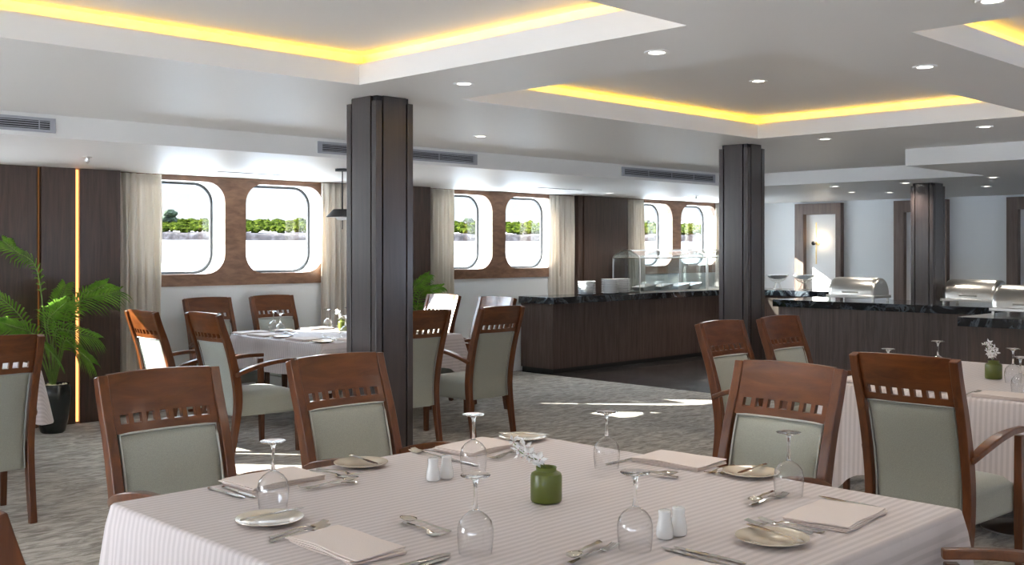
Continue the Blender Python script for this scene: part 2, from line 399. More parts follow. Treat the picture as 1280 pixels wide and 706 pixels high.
# cove LED strips
for i, (a, b_, c, d) in enumerate(RECESS):
    lab = ['yellow light strip hidden in the cove of the ceiling recess over the table setting in front',
                     'yellow light strip hidden in the cove of the middle ceiling recess between the two nearer columns',
                     'yellow light strip in the cove of the ceiling recess cut off at the top corner',
                     'yellow light strip in the recess whose corner barely shows at the top edge'][i]
    def ring(k, t, z1):
        m_ = MB()
        m_.box(a - k, b_ + k, d + k - t, d + k, ZR + .0005, z1); m_.box(b_ + k - t, b_ + k, c - k, d + k - t, ZR + .0005, z1)
        m_.box(a - k, b_ + k - t, c - k, c - k + t, ZR + .0005, z1); m_.box(a - k, a - k + t, c - k + t, d + k - t, ZR + .0005, z1)
        return m_
    struct(ring(.056, .003, ZR + .021).build('cove_baffle', M['ceiling']))  # low baffle added to hold the strip's light off the recess ceiling
    mb = ring(.070, .008, ZR + .012)
    tag(mb.build('cove_light_strip', M['led']), lab, 'light strip', 'ceiling cove lights')

# downlights
def downlight(x, y, z, label, w=22):
    o = empty('downlight', (x, y, z), 0, label, 'ceiling light', 'recessed ceiling downlights')
    MB().lathe([(.036, -.001), (.036, -.004), (.052, -.006), (.056, -.003), (.056, 0)], 24, cap=False).build('trim_ring', M['reveal'], o)
    MB().lathe([(.0, -.003), (.036, -.003)], 24, cap=False).build('lens', M['lamp'], o)
    l = bpy.data.lights.new('downlight_beam', 'SPOT'); l.energy = w * .5; l.color = (1, .90, .78); l.spot_size = math.radians(140); l.spot_blend = .8; l.shadow_soft_size = .04
    lo = bpy.data.objects.new('downlight_beam', l); COL.objects.link(lo); lo.parent = o; lo.location = (0, 0, -.03)
DL = [(3.723, 4.80 - .68, ZC, 'downlight just in front of the nearest column, between two ceiling recesses'),
      (3.732, 2.874, ZC, 'downlight on the strip between the front and middle ceiling recesses, nearer one'),
      (5.72, 3.62, ZT, 'downlight inside the middle ceiling recess'),
      (4.925, 2.212, ZC, 'downlight on the flat strip between the middle and the cut-off ceiling recess'),
      (5.556, 5.957, ZC, 'small downlight past the nearest column, toward the vent strip'),
      (7.61, 4.218, ZC, 'downlight just beside the top of the second column'),
      (7.638, 3.0, ZC, 'downlight in front of the white dropped ceiling box'),
      (3.776, 1.458, ZC, 'downlight cut by the top edge of the picture'),
      (11.20, 6.08, ZL, 'far downlight above the left end of the island counter'),
      (11.15, 5.22, ZL, 'far downlight tucked by the top of the third column'),
      (10.9, 4.20, ZL, 'downlight beside the third column, nearer of the pair'),
      (12.4, 4.85, ZL, 'downlight beside the third column, farther of the pair'),
      (12.9, 6.25, ZL, 'far downlight over the island, second row'),
      (12.5, 6.55, ZL, 'dim far downlight between two brighter ones'),
      (10.5, 8.85, ZL, 'low ceiling downlight by the curtain over the plate stacks'),
      (12.0, 8.75, ZL, 'low ceiling downlight over the glass food case'),
      (13.2, 8.80, ZL, 'low ceiling downlight by the last pair of windows')]
for d in DL: downlight(*d, w=(16 if d[2] == ZC or d[2] == ZT else 24))
for x, y in ((-1.5, 3.6), (-1.5, .8), (1.8, 5.8), (1.8, -1.2), (5.6, -1.2), (.0, -3.2), (3.7, -3.2), (7.5, -2), (9.7, 1.5), (11.5, 1.5), (-1.5, 6)):  # unseen downlights, kept for the light they give
    downlight(x, y, ZC if x < 8.9 else ZL, 'round recessed downlight out of the view', 16)

# air vents in the step of the ceiling
def vent(xa, xb, label):
    o = empty('air_vent', (0, 0, 0), 0, label, 'vent', 'ceiling air vents')
    y = 6.95; za, zb = 2.293, 2.385
    MB().holed([(xa, za), (xb, za), (xb, zb), (xa, zb)], [[(xa + .035, za + .018), (xb - .035, za + .018), (xb - .035, zb - .018), (xa + .035, zb - .018)]], y - .012, y).build('vent_frame', M['vent'], o)
    MB().box(xa + .03, xb - .03, y - .004, y - .001, za + .015, zb - .015).build('backing', M['vent_dark'], o)
    s = MB()
    for k in range(4):
        z = za + .026 + k * .0135
        s.box(xa + .035, xb - .035, y - .011, y - .005, z - .0022, z + .0022)
    k = xa + .035
    while k < xb - .04: s.box(k, k + .006, y - .010, y - .004, za + .018, zb - .018); k += .4
    s.build('slats', M['vent'], o)
vent(1.0, 2.74, 'long slotted air vent on the ceiling step, cut by the frame edge above the palm')
vent(4.75, 6.43, 'long slotted air vent on the ceiling step, running behind the nearest column')
vent(8.44, 10.08, 'long slotted air vent on the ceiling step, ending beside the second column')
for x, y, lab in ((4.05, 8.15, 'small white sprinkler head on the low ceiling over the palm'), (11.9, 8.5, 'small white sprinkler head on the low ceiling over the buffet')):
    o = empty('ceiling_sprinkler', (x - (.56 if x < 5 else 0), y + (.07 if x < 5 else 0), ZL), 0, lab, 'sprinkler', 'ceiling sprinklers')
    MB().lathe([(.035, 0), (.035, -.006), (.012, -.01), (.010, -.03), (.018, -.034), (.018, -.038), (0, -.038)], 16).build('sprinkler_body', M['steel'], o)
    MB().tube([(-.014, 0, -.01), (-.017, 0, -.035), (0, 0, -.052), (.017, 0, -.035), (.014, 0, -.01)], .002, 6).build('sprinkler_yoke', M['steel'], o)
for x, y, lab in ((5.0, 8.9, 'thin dark slot diffuser on the low ceiling by the first pair of windows'), (8.95, 8.6, 'thin dark slot diffuser on the low ceiling by the second pair of windows')):
    tag(MB().box(x, x + .75, y, y + .03, ZL - .004, ZL).build('ceiling_slot_vent', M['vent_dark']), lab, 'vent', 'slot diffusers')

# pendant lamp
o = empty('pendant_lamp', (5.634, 7.853, ZL), 0, 'dark pendant lamp with a low cone shade hanging beside the nearest column', 'pendant lamp')
MB().lathe([(.065, 0), (.065, -.022), (0, -.022)], 24).build('ceiling_canopy', M['black'], o)
MB().tube([(0, 0, -.02), (0, 0, -.37)], .006, 8).build('rod', M['black'], o)
MB().lathe([(.0, -.36), (.08, -.362), (.145, -.428), (.142, -.43), (.07, -.368)], 32, cap=False).build('lamp_shade', M['black'], o)
MB().lathe([(.125, -.432), (.06, -.436), (.045, -.455), (0, -.46)], 24, cap=False).build('diffuser', M['reveal'], o)
MB().tube([(0, 0, -.45), (0, 0, -.54)], .004, 8).build('finial', M['black'], o)

# curtains
def curtain(xa, xb, y, label, seed, tie=0, wave=5):
    x_ok = xa < 10
    rnd = random.Random(seed); N = 90; mb = MB(); H = ZL - .012; R = 16; v = []
    ph = rnd.random() * 6
    for j in range(R + 1):
        z = .015 + (H - .015) * j / R; t = j / R
        for i in range(N + 1):
            s_ = i / N
            xx = xa + (xb - xa) * s_; x_ok = xa < 10
            xx += tie * (1 - t) * (.5 if t < .5 else 1 - t)
            dy = (.032 if x_ok else .018) * math.sin(s_ * wave * 2 * PI + ph + .35 * math.sin(3 * t + seed)) + .012 * math.sin(s_ * wave * 4.6 * PI + 1.3 + t)
            dy *= .75 + .35 * (1 - t)
            v.append((xx + .006 * math.sin(9 * t + s_ * 20), y + dy, z))
    f = [(j * (N + 1) + i, j * (N + 1) + i + 1, (j + 1) * (N + 1) + i + 1, (j + 1) * (N + 1) + i) for j in range(R) for i in range(N)]
    mb.add(v, f, True)
    c = mb.build('curtain', M['curtain'], fix=False, angle=80)
    md = c.modifiers.new('solid', 'SOLIDIFY'); md.thickness = .004
    tag(c, label, 'curtain', 'window curtains')
curtain(4.345, 4.755, YW - .10, 'beige gathered curtain beside the amber lit walnut panels', 1, wave=5)
curtain(6.56, 6.95, YW - .10, 'cream curtain behind the hanging pendant lamp, by the nearest column', 2)
curtain(8.05, 8.45, YW - .10, 'beige curtain standing just past the nearest column, above the second palm', 3)
curtain(10.17, 10.66, YW - .04, 'cream curtain between the fourth window and the walnut panel, over white plates', 4)
curtain(11.76, 12.12, YW - .04, 'beige curtain seen partly through the glass food case', 5, tie=.12)
curtain(13.92, 14.35, YW - .04, 'sunlit cream curtain beside the second column', 6)
curtain(2.80, 3.22, YW - .10, 'beige curtain before the first walnut pier, out of view', 8)

# ------------------------------------------------------------------ dining chair
def make_chair(label):
    t = empty('dining_chair', (0, 0, 0), 0, label, 'chair', 'wooden armchairs around the dining tables')
    prof = [(-.262, 0), (-.225, .22), (-.203, .42), (-.222, .60), (-.272, .80), (-.332, .97), (-.362, 1.068)]
    pp = spline([(0, y, z) for y, z in prof], 4)
    def pa(z):
        for a, b_ in zip(pp, pp[1:]):
            if a.z <= z <= b_.z: return a.y + (b_.y - a.y) * (z - a.z) / max(1e-6, b_.z - a.z)
        return pp[-1].y
    for sx in (-1, 1):
        wh = []
        for p in pp:
            z = p.z; d = .036 + .026 * math.sin(min(1, z / .75) * PI * .62) - (.016 * max(0, (z - .6) / .47))
            wh.append((.040, max(.03, d)))
        MB().sweep([(sx * (.228 + .004 * p.z), p.y, p.z) for p in pp], wh).build('rear_leg', M['chair_post'], t, bevel=.004)
        MB().sweep([(sx * .262, .300, 0), (sx * .262, .295, .3), (sx * .264, .288, .672)], [(.034, .034), (.042, .042), (.036, .040)]).build('front_leg', M['chair_post'], t, bevel=.004)
        a = spline([(sx * .247, -.235, .615), (sx * .260, -.13, .655), (sx * .266, .02, .688), (sx * .268, .17, .700), (sx * .264, .315, .697)], 5)
        n_ = len(a)
        MB().sweep(a, [(.030 + .022 * math.sin(PI * min(1, i / n_ * 1.3)), .030) for i in range(n_)]).build('armrest', M['chair_wood'], t, bevel=.006, seg=3)
    # crest rail with seven square holes
    zs = [.856, .890, .924, 1.075]; nh = 7; pitch = .0555; hw = .017
    xs = [-.212]
    for k in range(nh):
        c = (k - 3) * pitch; xs += [c - hw, c + hw]
    xs += [.212]
    zz = [.856, .890, .924, .975, 1.025, 1.075]
    def cp(x, z, front):
        y = pa(min(z, 1.066)) - .020 * (1 - (x / .212) ** 2) + .004
        return (x, y + (.012 if front else -.012), z + .006 * (1 - (x / .212) ** 2) * (1 if z > 1.0 else 0))
    mb = MB(); nx, nz = len(xs), len(zz)
    def solid(i, j): return 0 <= i < nx - 1 and 0 <= j < nz - 1 and not (j == 1 and i % 2 == 1)
    for i in range(nx - 1):
        for j in range(nz - 1):
            if not solid(i, j): continue
            a, b_, c, d = xs[i], xs[i + 1], zz[j], zz[j + 1]
            mb.quad(cp(a, c, 1), cp(b_, c, 1), cp(b_, d, 1), cp(a, d, 1)); mb.quad(cp(a, c, 0), cp(b_, c, 0), cp(b_, d, 0), cp(a, d, 0))
            if not solid(i - 1, j): mb.quad(cp(a, c, 1), cp(a, d, 1), cp(a, d, 0), cp(a, c, 0))
            if not solid(i + 1, j): mb.quad(cp(b_, c, 1), cp(b_, d, 1), cp(b_, d, 0), cp(b_, c, 0))
            if not solid(i, j - 1): mb.quad(cp(a, c, 1), cp(b_, c, 1), cp(b_, c, 0), cp(a, c, 0))
            if not solid(i, j + 1): mb.quad(cp(a, d, 1), cp(b_, d, 1), cp(b_, d, 0), cp(a, d, 0))
    cr = mb.build('crest_rail', M['chair_wood'], t)
    bm = bmesh.new(); bm.from_mesh(cr.data); bmesh.ops.remove_doubles(bm, verts=bm.verts, dist=1e-5); bmesh.ops.recalc_face_normals(bm, faces=bm.faces); bm.to_mesh(cr.data); bm.free()
    md = cr.modifiers.new('bevel', 'BEVEL'); md.width = .0022; md.segments = 2; md.limit_method = 'ANGLE'; md.angle_limit = math.radians(40)
    # upholstered back, padded on both faces, from under the seat to the crest rail
    nxp, nzp = 14, 18; w = .198; z0, z1 = .31, .858
    mb = MB(); v = []
    for side in (1, -1):
        for j in range(nzp + 1):
            for i in range(nxp + 1):
                u = -1 + 2 * i / nxp; q = -1 + 2 * j / nzp; z = z0 + (z1 - z0) * j / nzp
                puff = (1 - abs(u) ** 6) * (1 - abs(q) ** 8)
                bow = -.016 * (1 - u * u) * max(0, min(1, (z - .5) / .3))
                v.append((u * w, pa(z) + bow + side * (.004 + .018 * puff) + .002, z))
    S = (nxp + 1) * (nzp + 1); f = []
    for j in range(nzp):
        for i in range(nxp):
            a = j * (nxp + 1) + i; f.append((a, a + 1, a + nxp + 2, a + nxp + 1)); f.append((S + a, S + a + nxp + 1, S + a + nxp + 2, S + a + 1))
    rim = [i for i in range(nxp)] + [nxp + j * (nxp + 1) for j in range(nzp)] + [nzp * (nxp + 1) + nxp - i for i in range(nxp)] + [(nzp - j) * (nxp + 1) for j in range(nzp)]
    for k in range(len(rim)):
        a, b_ = rim[k], rim[(k + 1) % len(rim)]; f.append((a, S + a, S + b_, b_))
    mb.add(v, f, True); bp_ = mb.build('back_panel', M['fabric'], t, angle=75)
    for side, mt in ((1, 'piping_pale'), (-1, 'piping')):
        pts = []
        zf = .47 if side == 1 else .312
        for z in [zf + (z1 - .004 - zf) * k / 10 for k in range(11)]: pts.append((-w, pa(z) + side * .012 + .002, z))
        for u in [-.8 + 1.6 * k / 8 for k in range(9)]: pts.append((u * w, pa(z1) - .016 * (1 - u * u) + side * .012 + .002, z1 - .002))
        for z in [z1 - .004 - (z1 - .004 - zf) * k / 10 for k in range(11)]: pts.append((w, pa(z) + side * .012 + .002, z))
        MB().tube(pts, .0042, 6).build('piping', M[mt], bp_)
    # seat cushion
    mb = MB(); v = []; nx_, ny_ = 12, 12
    def sp_(i, j, top):
        u = -1 + 2 * i / nx_; q = -1 + 2 * j / ny_
        hw_ = .205 + .033 * (q + 1) / 2; x = u * hw_; y = .055 + q * .255 + .012 * (1 - u * u) * (1 if q > .9 else 0)
        e = (1 - abs(u) ** 5) * (1 - abs(q) ** 5)
        return (x, y, (.445 + .042 * e ** .5) if top else .30)
    for top in (0, 1):
        for j in range(ny_ + 1):
            for i in range(nx_ + 1): v.append(sp_(i, j, top))
    S = (nx_ + 1) * (ny_ + 1); f = []
    for j in range(ny_):
        for i in range(nx_):
            a = j * (nx_ + 1) + i; f.append((a, a + nx_ + 1, a + nx_ + 2, a + 1)); f.append((S + a, S + a + 1, S + a + nx_ + 2, S + a + nx_ + 1))
    rim = [i for i in range(nx_)] + [nx_ + j * (nx_ + 1) for j in range(ny_)] + [ny_ * (nx_ + 1) + nx_ - i for i in range(nx_)] + [(ny_ - j) * (nx_ + 1) for j in range(ny_)]
    for k in range(len(rim)):
        a, b_ = rim[k], rim[(k + 1) % len(rim)]; f.append((a, b_, S + b_, S + a))
    mb.add(v, f, True); mb.build('seat', M['fabric'], t, bevel=.018, seg=3)
    return t
CH = [  # x, y, facing angle (rotation about z of local +y), label
 (1.96, 3.59, PI, 'empty armchair with beige back at the big front table, side toward the palm'),
 (2.80, 3.59, PI, 'armchair at the big front table standing right against the nearest dark column'),
 (3.57, 2.34, PI / 2, 'armchair facing the front table, its back touching the chair of the next table'),
 (4.96, 2.165, -PI / 2, 'armchair seen from behind with grey-green back, facing the table with the green vase'),
 (5.905, 3.67, PI, 'armchair beside the second column, one wooden arm showing, farther row'),
 (6.62, 3.67, PI, 'armchair before the island counter, small pale back half hidden by another chair'),
 (4.13, 7.89, -PI / 2, 'sunlit armchair closest to the beige curtain and the palm'),
 (4.315, 7.27, -PI / 2, 'sunlit armchair seen side on with whole curved arm and pale seat'),
 (5.205, 9.13, PI, 'armchair under the first window, its back to the white wall'),
 (5.925, 9.13, PI, 'armchair under the second window, behind the upturned glasses'),
 (5.32, 6.685, 0, 'armchair seen from behind, half hidden by the nearest column'),
 (6.14, 6.685, 0, 'armchair seen from behind in the open aisle just past the nearest column'),
 (6.975, 8.43, PI / 2, 'armchair with glaring sunlit crest rail at the far side of the window table'),
 (6.975, 7.62, PI / 2, 'armchair with only its pale top rail showing, behind the aisle chair'),
 (2.09, 6.455, 0, 'dark armchair seen from behind, cut by the frame edge in front of the palm'),
 (1.05, 2.265, -PI / 2, 'chair with only a dark leaning top corner showing at the bottom corner'),
 (2.935, .87, .64, 'chair with only one dark wooden arm showing below the tablecloth corner'),
]
ch0 = make_chair(CH[0][3]); ck = kids(ch0)
for i, (x, y, a, lab) in enumerate(CH):
    o = ch0 if i == 0 else dup(ch0, None, ck)
    o.location = (x, y, 0); o.rotation_euler = (0, 0, a); o['label'] = lab

# ------------------------------------------------------------------ tables and cloths
def table(x0, x1, y0, y1, label):
    cx, cy = (x0 + x1) / 2, (y0 + y1) / 2
    t = empty('dining_table', (cx, cy, 0), 0, label, 'table', 'square dining tables')
    hx, hy = (x1 - x0) / 2 - .012, (y1 - y0) / 2 - .012
    MB().box(-hx, hx, -hy, hy, .735, .765).build('table_top', M['chair_post'], t, bevel=.004)
    for sx in (-1, 1):
        MB().lathe([(.21, 0), (.21, .008), (.05, .028), (.034, .04), (.034, .72), (.14, .735)], 32, (sx * hx * .42, 0, 0)).build('pedestal', M['steel'], t)
def cloth(x0, x1, y0, y1, zt, drop, seed, label, fold=None):
    rnd = random.Random(seed); r = .022; per = []
    def seg(ax, ay, bx, by, nx, ny):
        L = math.hypot(bx - ax, by - ay); n = int(L / .0095)
        for k in range(n):
            t = k / n; per.append((ax + (bx - ax) * t, ay + (by - ay) * t, nx, ny, min(t, 1 - t) * L))
    def arc(cx, cy, a0):
        for k in range(8):
            a = math.radians(a0 + 90 * k / 8); per.append((cx + r * math.cos(a), cy + r * math.sin(a), math.cos(a), math.sin(a), 0))
    seg(x1, y0 + r, x1, y1 - r, 1, 0); arc(x1 - r, y1 - r, 0); seg(x1 - r, y1, x0 + r, y1, 0, 1); arc(x0 + r, y1 - r, 90)
    seg(x0, y1 - r, x0, y0 + r, -1, 0); arc(x0 + r, y0 + r, 180); seg(x0 + r, y0, x1 - r, y0, 0, -1); arc(x1 - r, y0 + r, 270)
    n = len(per); R = 16; v = []; uvs = []
    cum = [0]
    for k in range(n): cum.append(cum[-1] + math.hypot(per[(k + 1) % n][0] - per[k][0], per[(k + 1) % n][1] - per[k][1]))
    ph = [rnd.uniform(0, 6) for _ in range(6)]
    ins = .016
    for j in range(R + 1):
        for k, (px, py, nx, ny, dc) in enumerate(per):
            s_ = cum[k]; cn = math.exp(-(dc / .13) ** 2)
            L = drop * (1 + .42 * cn)
            if j <= 3:
                a = (j / 3) * PI / 2; off = -ins + ins * math.sin(a); dz = ins * (1 - math.cos(a)); t = j * .006
            else:
                q = ((j - 3) / (R - 3)); t = L * q
                wv_ = math.sin(s_ * 13 + ph[0] + 1.4 * math.sin(s_ * 3.1 + ph[1])) * .5 + .35 * math.sin(s_ * 29 + ph[2]) + .3 * math.sin(s_ * 5.2 + ph[3])
                off = .004 + (.022 + .018 * wv_) * q ** 1.15 + cn * .055 * q ** .8 + cn * .022 * math.sin(dc * 75 + 1.5) * q
                dz = ins + t * (1 - .02 * cn)
            v.append((px + nx * off, py + ny * off, zt - dz)); uvs.append((px + nx * (t), py + ny * (t)))
    f = [(j * n + k, (j + 1) * n + k, (j + 1) * n + (k + 1) % n, j * n + (k + 1) % n) for j in range(R) for k in range(n)]
    f.append(tuple(range(n)))
    mb = MB(); mb.add(v, f, True); o = mb.build('tablecloth', M['cloth'], fix=False, angle=70)
    me = o.data; ul = me.uv_layers.new(name='UVMap')
    for p in me.polygons:
        if p.loop_total == n: p.use_smooth = False
        for li in p.loop_indices:
            vi = me.loops[li].vertex_index; ul.data[li].uv = uvs[vi]
    tag(o, label, 'tablecloth', 'white striped tablecloths')
    return o
ZTB = .772
T = [(1.42, 3.215, 1.32, 3.20, .46, 'large square table in front under a pale striped cloth', 'pale striped cloth on the big front table, filling the bottom of the view'),
     (5.64, 7.45, 1.30, 3.15, .47, 'square table before the island counter, under a striped cloth', 'pale striped cloth on the table with the green vase near the island counter'),
     (5.02, 6.57, 7.28, 8.74, .27, 'square table by the windows under a white cloth', 'sunlit white cloth on the table under the windows, beside the nearest column'),
     (.98, 2.79, 7.32, 9.05, .27, 'square table behind the cut-off chair in front of the palm', 'white cloth corner hanging between the cut-off chair and the palm pot')]
for x0, x1, y0, y1, dr, l1, l2 in T:
    table(x0, x1, y0, y1, l1); cloth(x0, x1, y0, y1, ZTB, dr, int(x0 * 10), l2)

# ------------------------------------------------------------------ tableware prototypes (label each copy)
def make_goblet():
    o = empty('wine_glass', (0, 0, 0))
    MB().lathe([(.0425, 0), (.045, .02), (.0470, .045), (.0465, .065), (.042, .082), (.031, .096), (.017, .106), (.008, .111), (.0075, .1095), (.016, .1045), (.030, .0945), (.041, .081), (.0455, .064), (.046, .045), (.044, .02), (.0415, 0), (.0425, 0)], 40, cap=False).build('bowl', M['goblet'], o)
    MB().lathe([(.0, .109), (.008, .110), (.0066, .116), (.0048, .135), (.0048, .165), (.0062, .180), (.010, .190), (.022, .195), (.037, .197), (.0385, .199), (.037, .201), (.02, .2005), (0, .2)], 32, cap=False).build('stem', M['stem_glass'], o)
    return o
def make_plate():
    o = empty('side_plate', (0, 0, 0))
    MB().lathe([(0, .002), (.055, .002), (.060, .005), (.094, .013), (.097, .0145), (.0965, .0165), (.092, .0165), (.062, .009), (.055, .0065), (0, .0065)], 56, cap=False).build('dish', M['cream_plate'], o)
    return o
def blade(mb, pts, n=1):
    """flat shape: pts list of (x, halfwidth, z, thick)"""
    v = []; f = []
    for x, w, z, t in pts: v += [(x, -w, z), (x, 0, z + t), (x, w, z), (x, 0, z - t * .6)]
    m = len(pts)
    for i in range(m - 1):
        for k in range(4): f.append((i * 4 + k, i * 4 + (k + 1) % 4, i * 4 + 4 + (k + 1) % 4, i * 4 + 4 + k))
    f.append((3, 2, 1, 0)); f.append(tuple((m - 1) * 4 + k for k in range(4)))
    mb.add(v, f, True)
def make_knife():
    mb = MB(); blade(mb, [(-.105, .004, .003, .002), (-.10, .008, .003, .0035), (-.05, .0075, .004, .0035), (-.01, .005, .004, .0035), (0, .0045, .004, .003)])
    blade(mb, [(0, .005, .004, .0015), (.01, .009, .004, .0010), (.06, .0105, .004, .0009), (.09, .0085, .004, .0008), (.108, .001, .004, .0005)])
    return mb.build('table_knife', M['cutlery'])
def make_fork():
    mb = MB(); blade(mb, [(-.10, .005, .004, .002), (-.095, .009, .004, .003), (-.06, .006, .006, .002), (0, .0032, .010, .0022), (.03, .0042, .009, .002), (.043, .0115, .004, .0018), (.056, .0125, .003, .0015)])
    for k in range(4):
        y = -.0102 + k * .0068
        mb.add([(x, y + s * .0021, z + t) for x, z in ((.052, .003), (.078, .0045), (.10, .010)) for s, t in ((-1, 0), (1, 0), (0, .0024))], [(0, 1, 4, 3), (1, 2, 5, 4), (2, 0, 3, 5), (3, 4, 7, 6), (4, 5, 8, 7), (5, 3, 6, 8), (0, 2, 1), (6, 7, 8)], True)
    return mb.build('fork', M['cutlery'])
def make_spoon():
    mb = MB(); blade(mb, [(-.10, .005, .004, .002), (-.095, .009, .004, .003), (-.06, .006, .006, .002), (0, .0032, .010, .0022), (.036, .0045, .009, .002)])
    v = []; f = []; nr, na = 5, 20
    for j in range(nr + 1):
        for k in range(na):
            a = 2 * PI * k / na; rr_ = j / nr; v.append((.066 + .031 * rr_ * math.cos(a), (.0205 - .003 * math.cos(a)) * rr_ * math.sin(a), .0015 + .0085 * rr_ * rr_))
    for j in range(nr):
        for k in range(na): f.append((j * na + k, j * na + (k + 1) % na, (j + 1) * na + (k + 1) % na, (j + 1) * na + k))
    mb.add(v, f, True)
    o = mb.build('spoon', M['cutlery'], fix=False); md = o.modifiers.new('solid', 'SOLIDIFY'); md.thickness = .0012
    return o
def make_napkin(seed=1, w=.28, d=.195):
    rnd = random.Random(seed); mb = MB(); nx_, ny_ = 14, 10
    for L in range(4):
        z0 = .0005 + L * .0036; z1 = z0 + .0032; dx = rnd.uniform(-.006, .006); dy = rnd.uniform(-.004, .004); sh = rnd.uniform(-.02, .02)
        v = []
        for z in (z0, z1):
            for j in range(ny_ + 1):
                for i in range(nx_ + 1):
                    u = -1 + 2 * i / nx_; q = -1 + 2 * j / ny_
                    x = u * w / 2 + dx + sh * q * .3; y = q * d / 2 + dy + .003 * math.sin(u * 4 + L)
                    zz_ = z + .0016 * math.sin(u * 3 + seed) * math.sin(q * 2.4) + (.0022 * L * (1 - u * u) * .3) + .0006 * L
                    if z == z0 and L == 0: zz_ = .0003
                    v.append((x, y, zz_))
        S = (nx_ + 1) * (ny_ + 1); f = []
        for j in range(ny_):
            for i in range(nx_):
                a = j * (nx_ + 1) + i; f.append((a, a + nx_ + 1, a + nx_ + 2, a + 1)); f.append((S + a, S + a + 1, S + a + nx_ + 2, S + a + nx_ + 1))
        rim = [i for i in range(nx_)] + [nx_ + j * (nx_ + 1) for j in range(ny_)] + [ny_ * (nx_ + 1) + nx_ - i for i in range(nx_)] + [(ny_ - j) * (nx_ + 1) for j in range(ny_)]
        for k in range(len(rim)): a, b_ = rim[k], rim[(k + 1) % len(rim)]; f.append((a, b_, S + b_, S + a))
        mb.add(v, f, True)
    return mb.build('napkin', M['napkin'], bevel=.0015, angle=60)
def make_shaker():
    o = empty('shaker', (0, 0, 0))
    MB().lathe([(0, .001), (.019, .001), (.0225, .004), (.0235, .014), (.0225, .030), (.0185, .046), (.0165, .058), (.0175, .068), (.0178, .073), (.015, .077), (0, .079)], 32, cap=False).build('shaker_body', M['porcelain'], o)
    h = MB()
    for k in range(3): h.lathe([(0, .0793), (.0012, .0791)], 8, (.005 * math.cos(k * 2.1), .005 * math.sin(k * 2.1), 0), cap=False)
    h.build('hole', M['groove'], o)
    return o
P_ = {}
for nme, fn in (('goblet', make_goblet), ('plate', make_plate), ('knife', make_knife), ('fork', make_fork), ('spoon', make_spoon), ('napkin', make_napkin), ('shaker', make_shaker)):
    P_[nme] = fn(); KIDS[nme] = kids(P_[nme])
napk2 = make_napkin(5, .30, .16); P_['napkin_long'] = napk2; KIDS['napkin_long'] = []
USED = set()
GRP = {'goblet': ('wine glass', 'upturned wine glasses on the tables'), 'plate': ('plate', 'side plates on the tables'), 'knife': ('knife', 'knives laid on the tables'), 'fork': ('fork', 'forks laid on the tables'),
       'spoon': ('spoon', 'spoons laid on the tables'), 'napkin': ('napkin', 'folded napkins'), 'napkin_long': ('napkin', 'folded napkins'), 'shaker': ('shaker', 'salt and pepper shakers')}
def put(kind, x, y, z, a, label, pitch=0, roll=0):
    p = P_[kind]
    o = p if kind not in USED else dup(p, None, KIDS[kind]); USED.add(kind)
    o.location = (x, y, z); o.rotation_euler = (roll, -pitch, a)
    tag(o, label, GRP[kind][0], GRP[kind][1]); return o
# seats: origin on table edge, diner's forward direction angle; local (lx right, ly forward)
ZS = ZTB + .0008
def seat(cx, cy, fwd, where, knives=((.18, .17), (.215, .16)), forks=((-.17, .17, 0), (-.205, .155, 0)), nap=(0, .12, 0, 'napkin'), plate=(-.34, .12), glass=(.2, .42), dess=(0, .42, .1), pk=.3):
    fx, fy = math.cos(fwd), math.sin(fwd); rx, ry = fy, -fx
    def W(lx, ly): return cx + rx * lx + fx * ly, cy + ry * lx + fy * ly
    nm = ['inner', 'outer', 'third']
    for i, (lx, ly) in enumerate(knives):
        x, y = W(lx, ly); put('knife', x, y, ZS, fwd + .04 * (i * 2 - 1), '%s silver knife %s' % (nm[i], where))
    for i, (lx, ly, r) in enumerate(forks):
        x, y = W(lx, ly); put('fork', x, y, ZS, fwd + r, '%s silver fork %s' % (nm[i], where))
    if nap: x, y = W(nap[0], nap[1]); put(nap[3], x, y, ZS, fwd - PI / 2 + nap[2], 'folded pinkish white napkin %s' % where)
    if plate:
        x, y = W(*plate); put('plate', x, y, ZS, 0, 'small cream side plate %s' % where)
        if pk is not None: put('knife', x + .01, y, ZS + .0195, fwd + pk, 'butter knife on the side plate %s' % where)
    if glass: x, y = W(*glass); put('goblet', x, y, ZS, 0, 'upturned wine glass %s' % where)
    if dess:
        lx, ly, r = dess
        x, y = W(lx, ly); put('fork', x, y, ZS, fwd - PI / 2 + r, 'silver dessert fork lying crosswise %s' % where)
        x, y = W(lx - .01, ly + .018); put('spoon', x, y, ZS + .008, fwd + PI / 2 + r + .22, 'silver dessert spoon lying crosswise %s' % where, pitch=.02)
# front table
seat(1.96, 3.20, -PI / 2, "at the front table's place nearest the palm", knives=((.185, .165), (.22, .15)), forks=((-.175, .15, .15), (-.215, .145, .25)), nap=(.02, .10, .03, 'napkin'), plate=(-.345, .10), glass=(.212, .41), dess=(-.07, .29, -.25), pk=-.15)
seat(2.80, 3.20, -PI / 2, "at the front table's place before the nearest column", knives=((.20, .30),), forks=((.20, .12, PI), (.165, .10, PI + .1)), nap=(-.02, .15, .1, 'napkin'), plate=(-.29, .135), glass=(.27, .45), dess=(0, .33, .1), pk=.6)
seat(3.235, 2.36, PI, "at the front table's end toward the second column", knives=((.13, .19),), forks=((-.21, .08, .1), (-.235, .07, .2)), nap=(-.02, .07, .06, 'napkin'), plate=(-.33, .075), glass=(.10, .33), dess=(-.09, .32, .3), pk=.1)
seat(1.42, 2.27, 0, "at the front table's edge by the bottom-corner chair", knives=((.225, .27), (.255, .25)), forks=((-.20, .21, .1), (-.235, .23, .12)), nap=(-.01, .225, -.03, 'napkin_long'), plate=(-.372, .224), glass=(.263, .433), dess=(0, .475, -.15), pk=0)
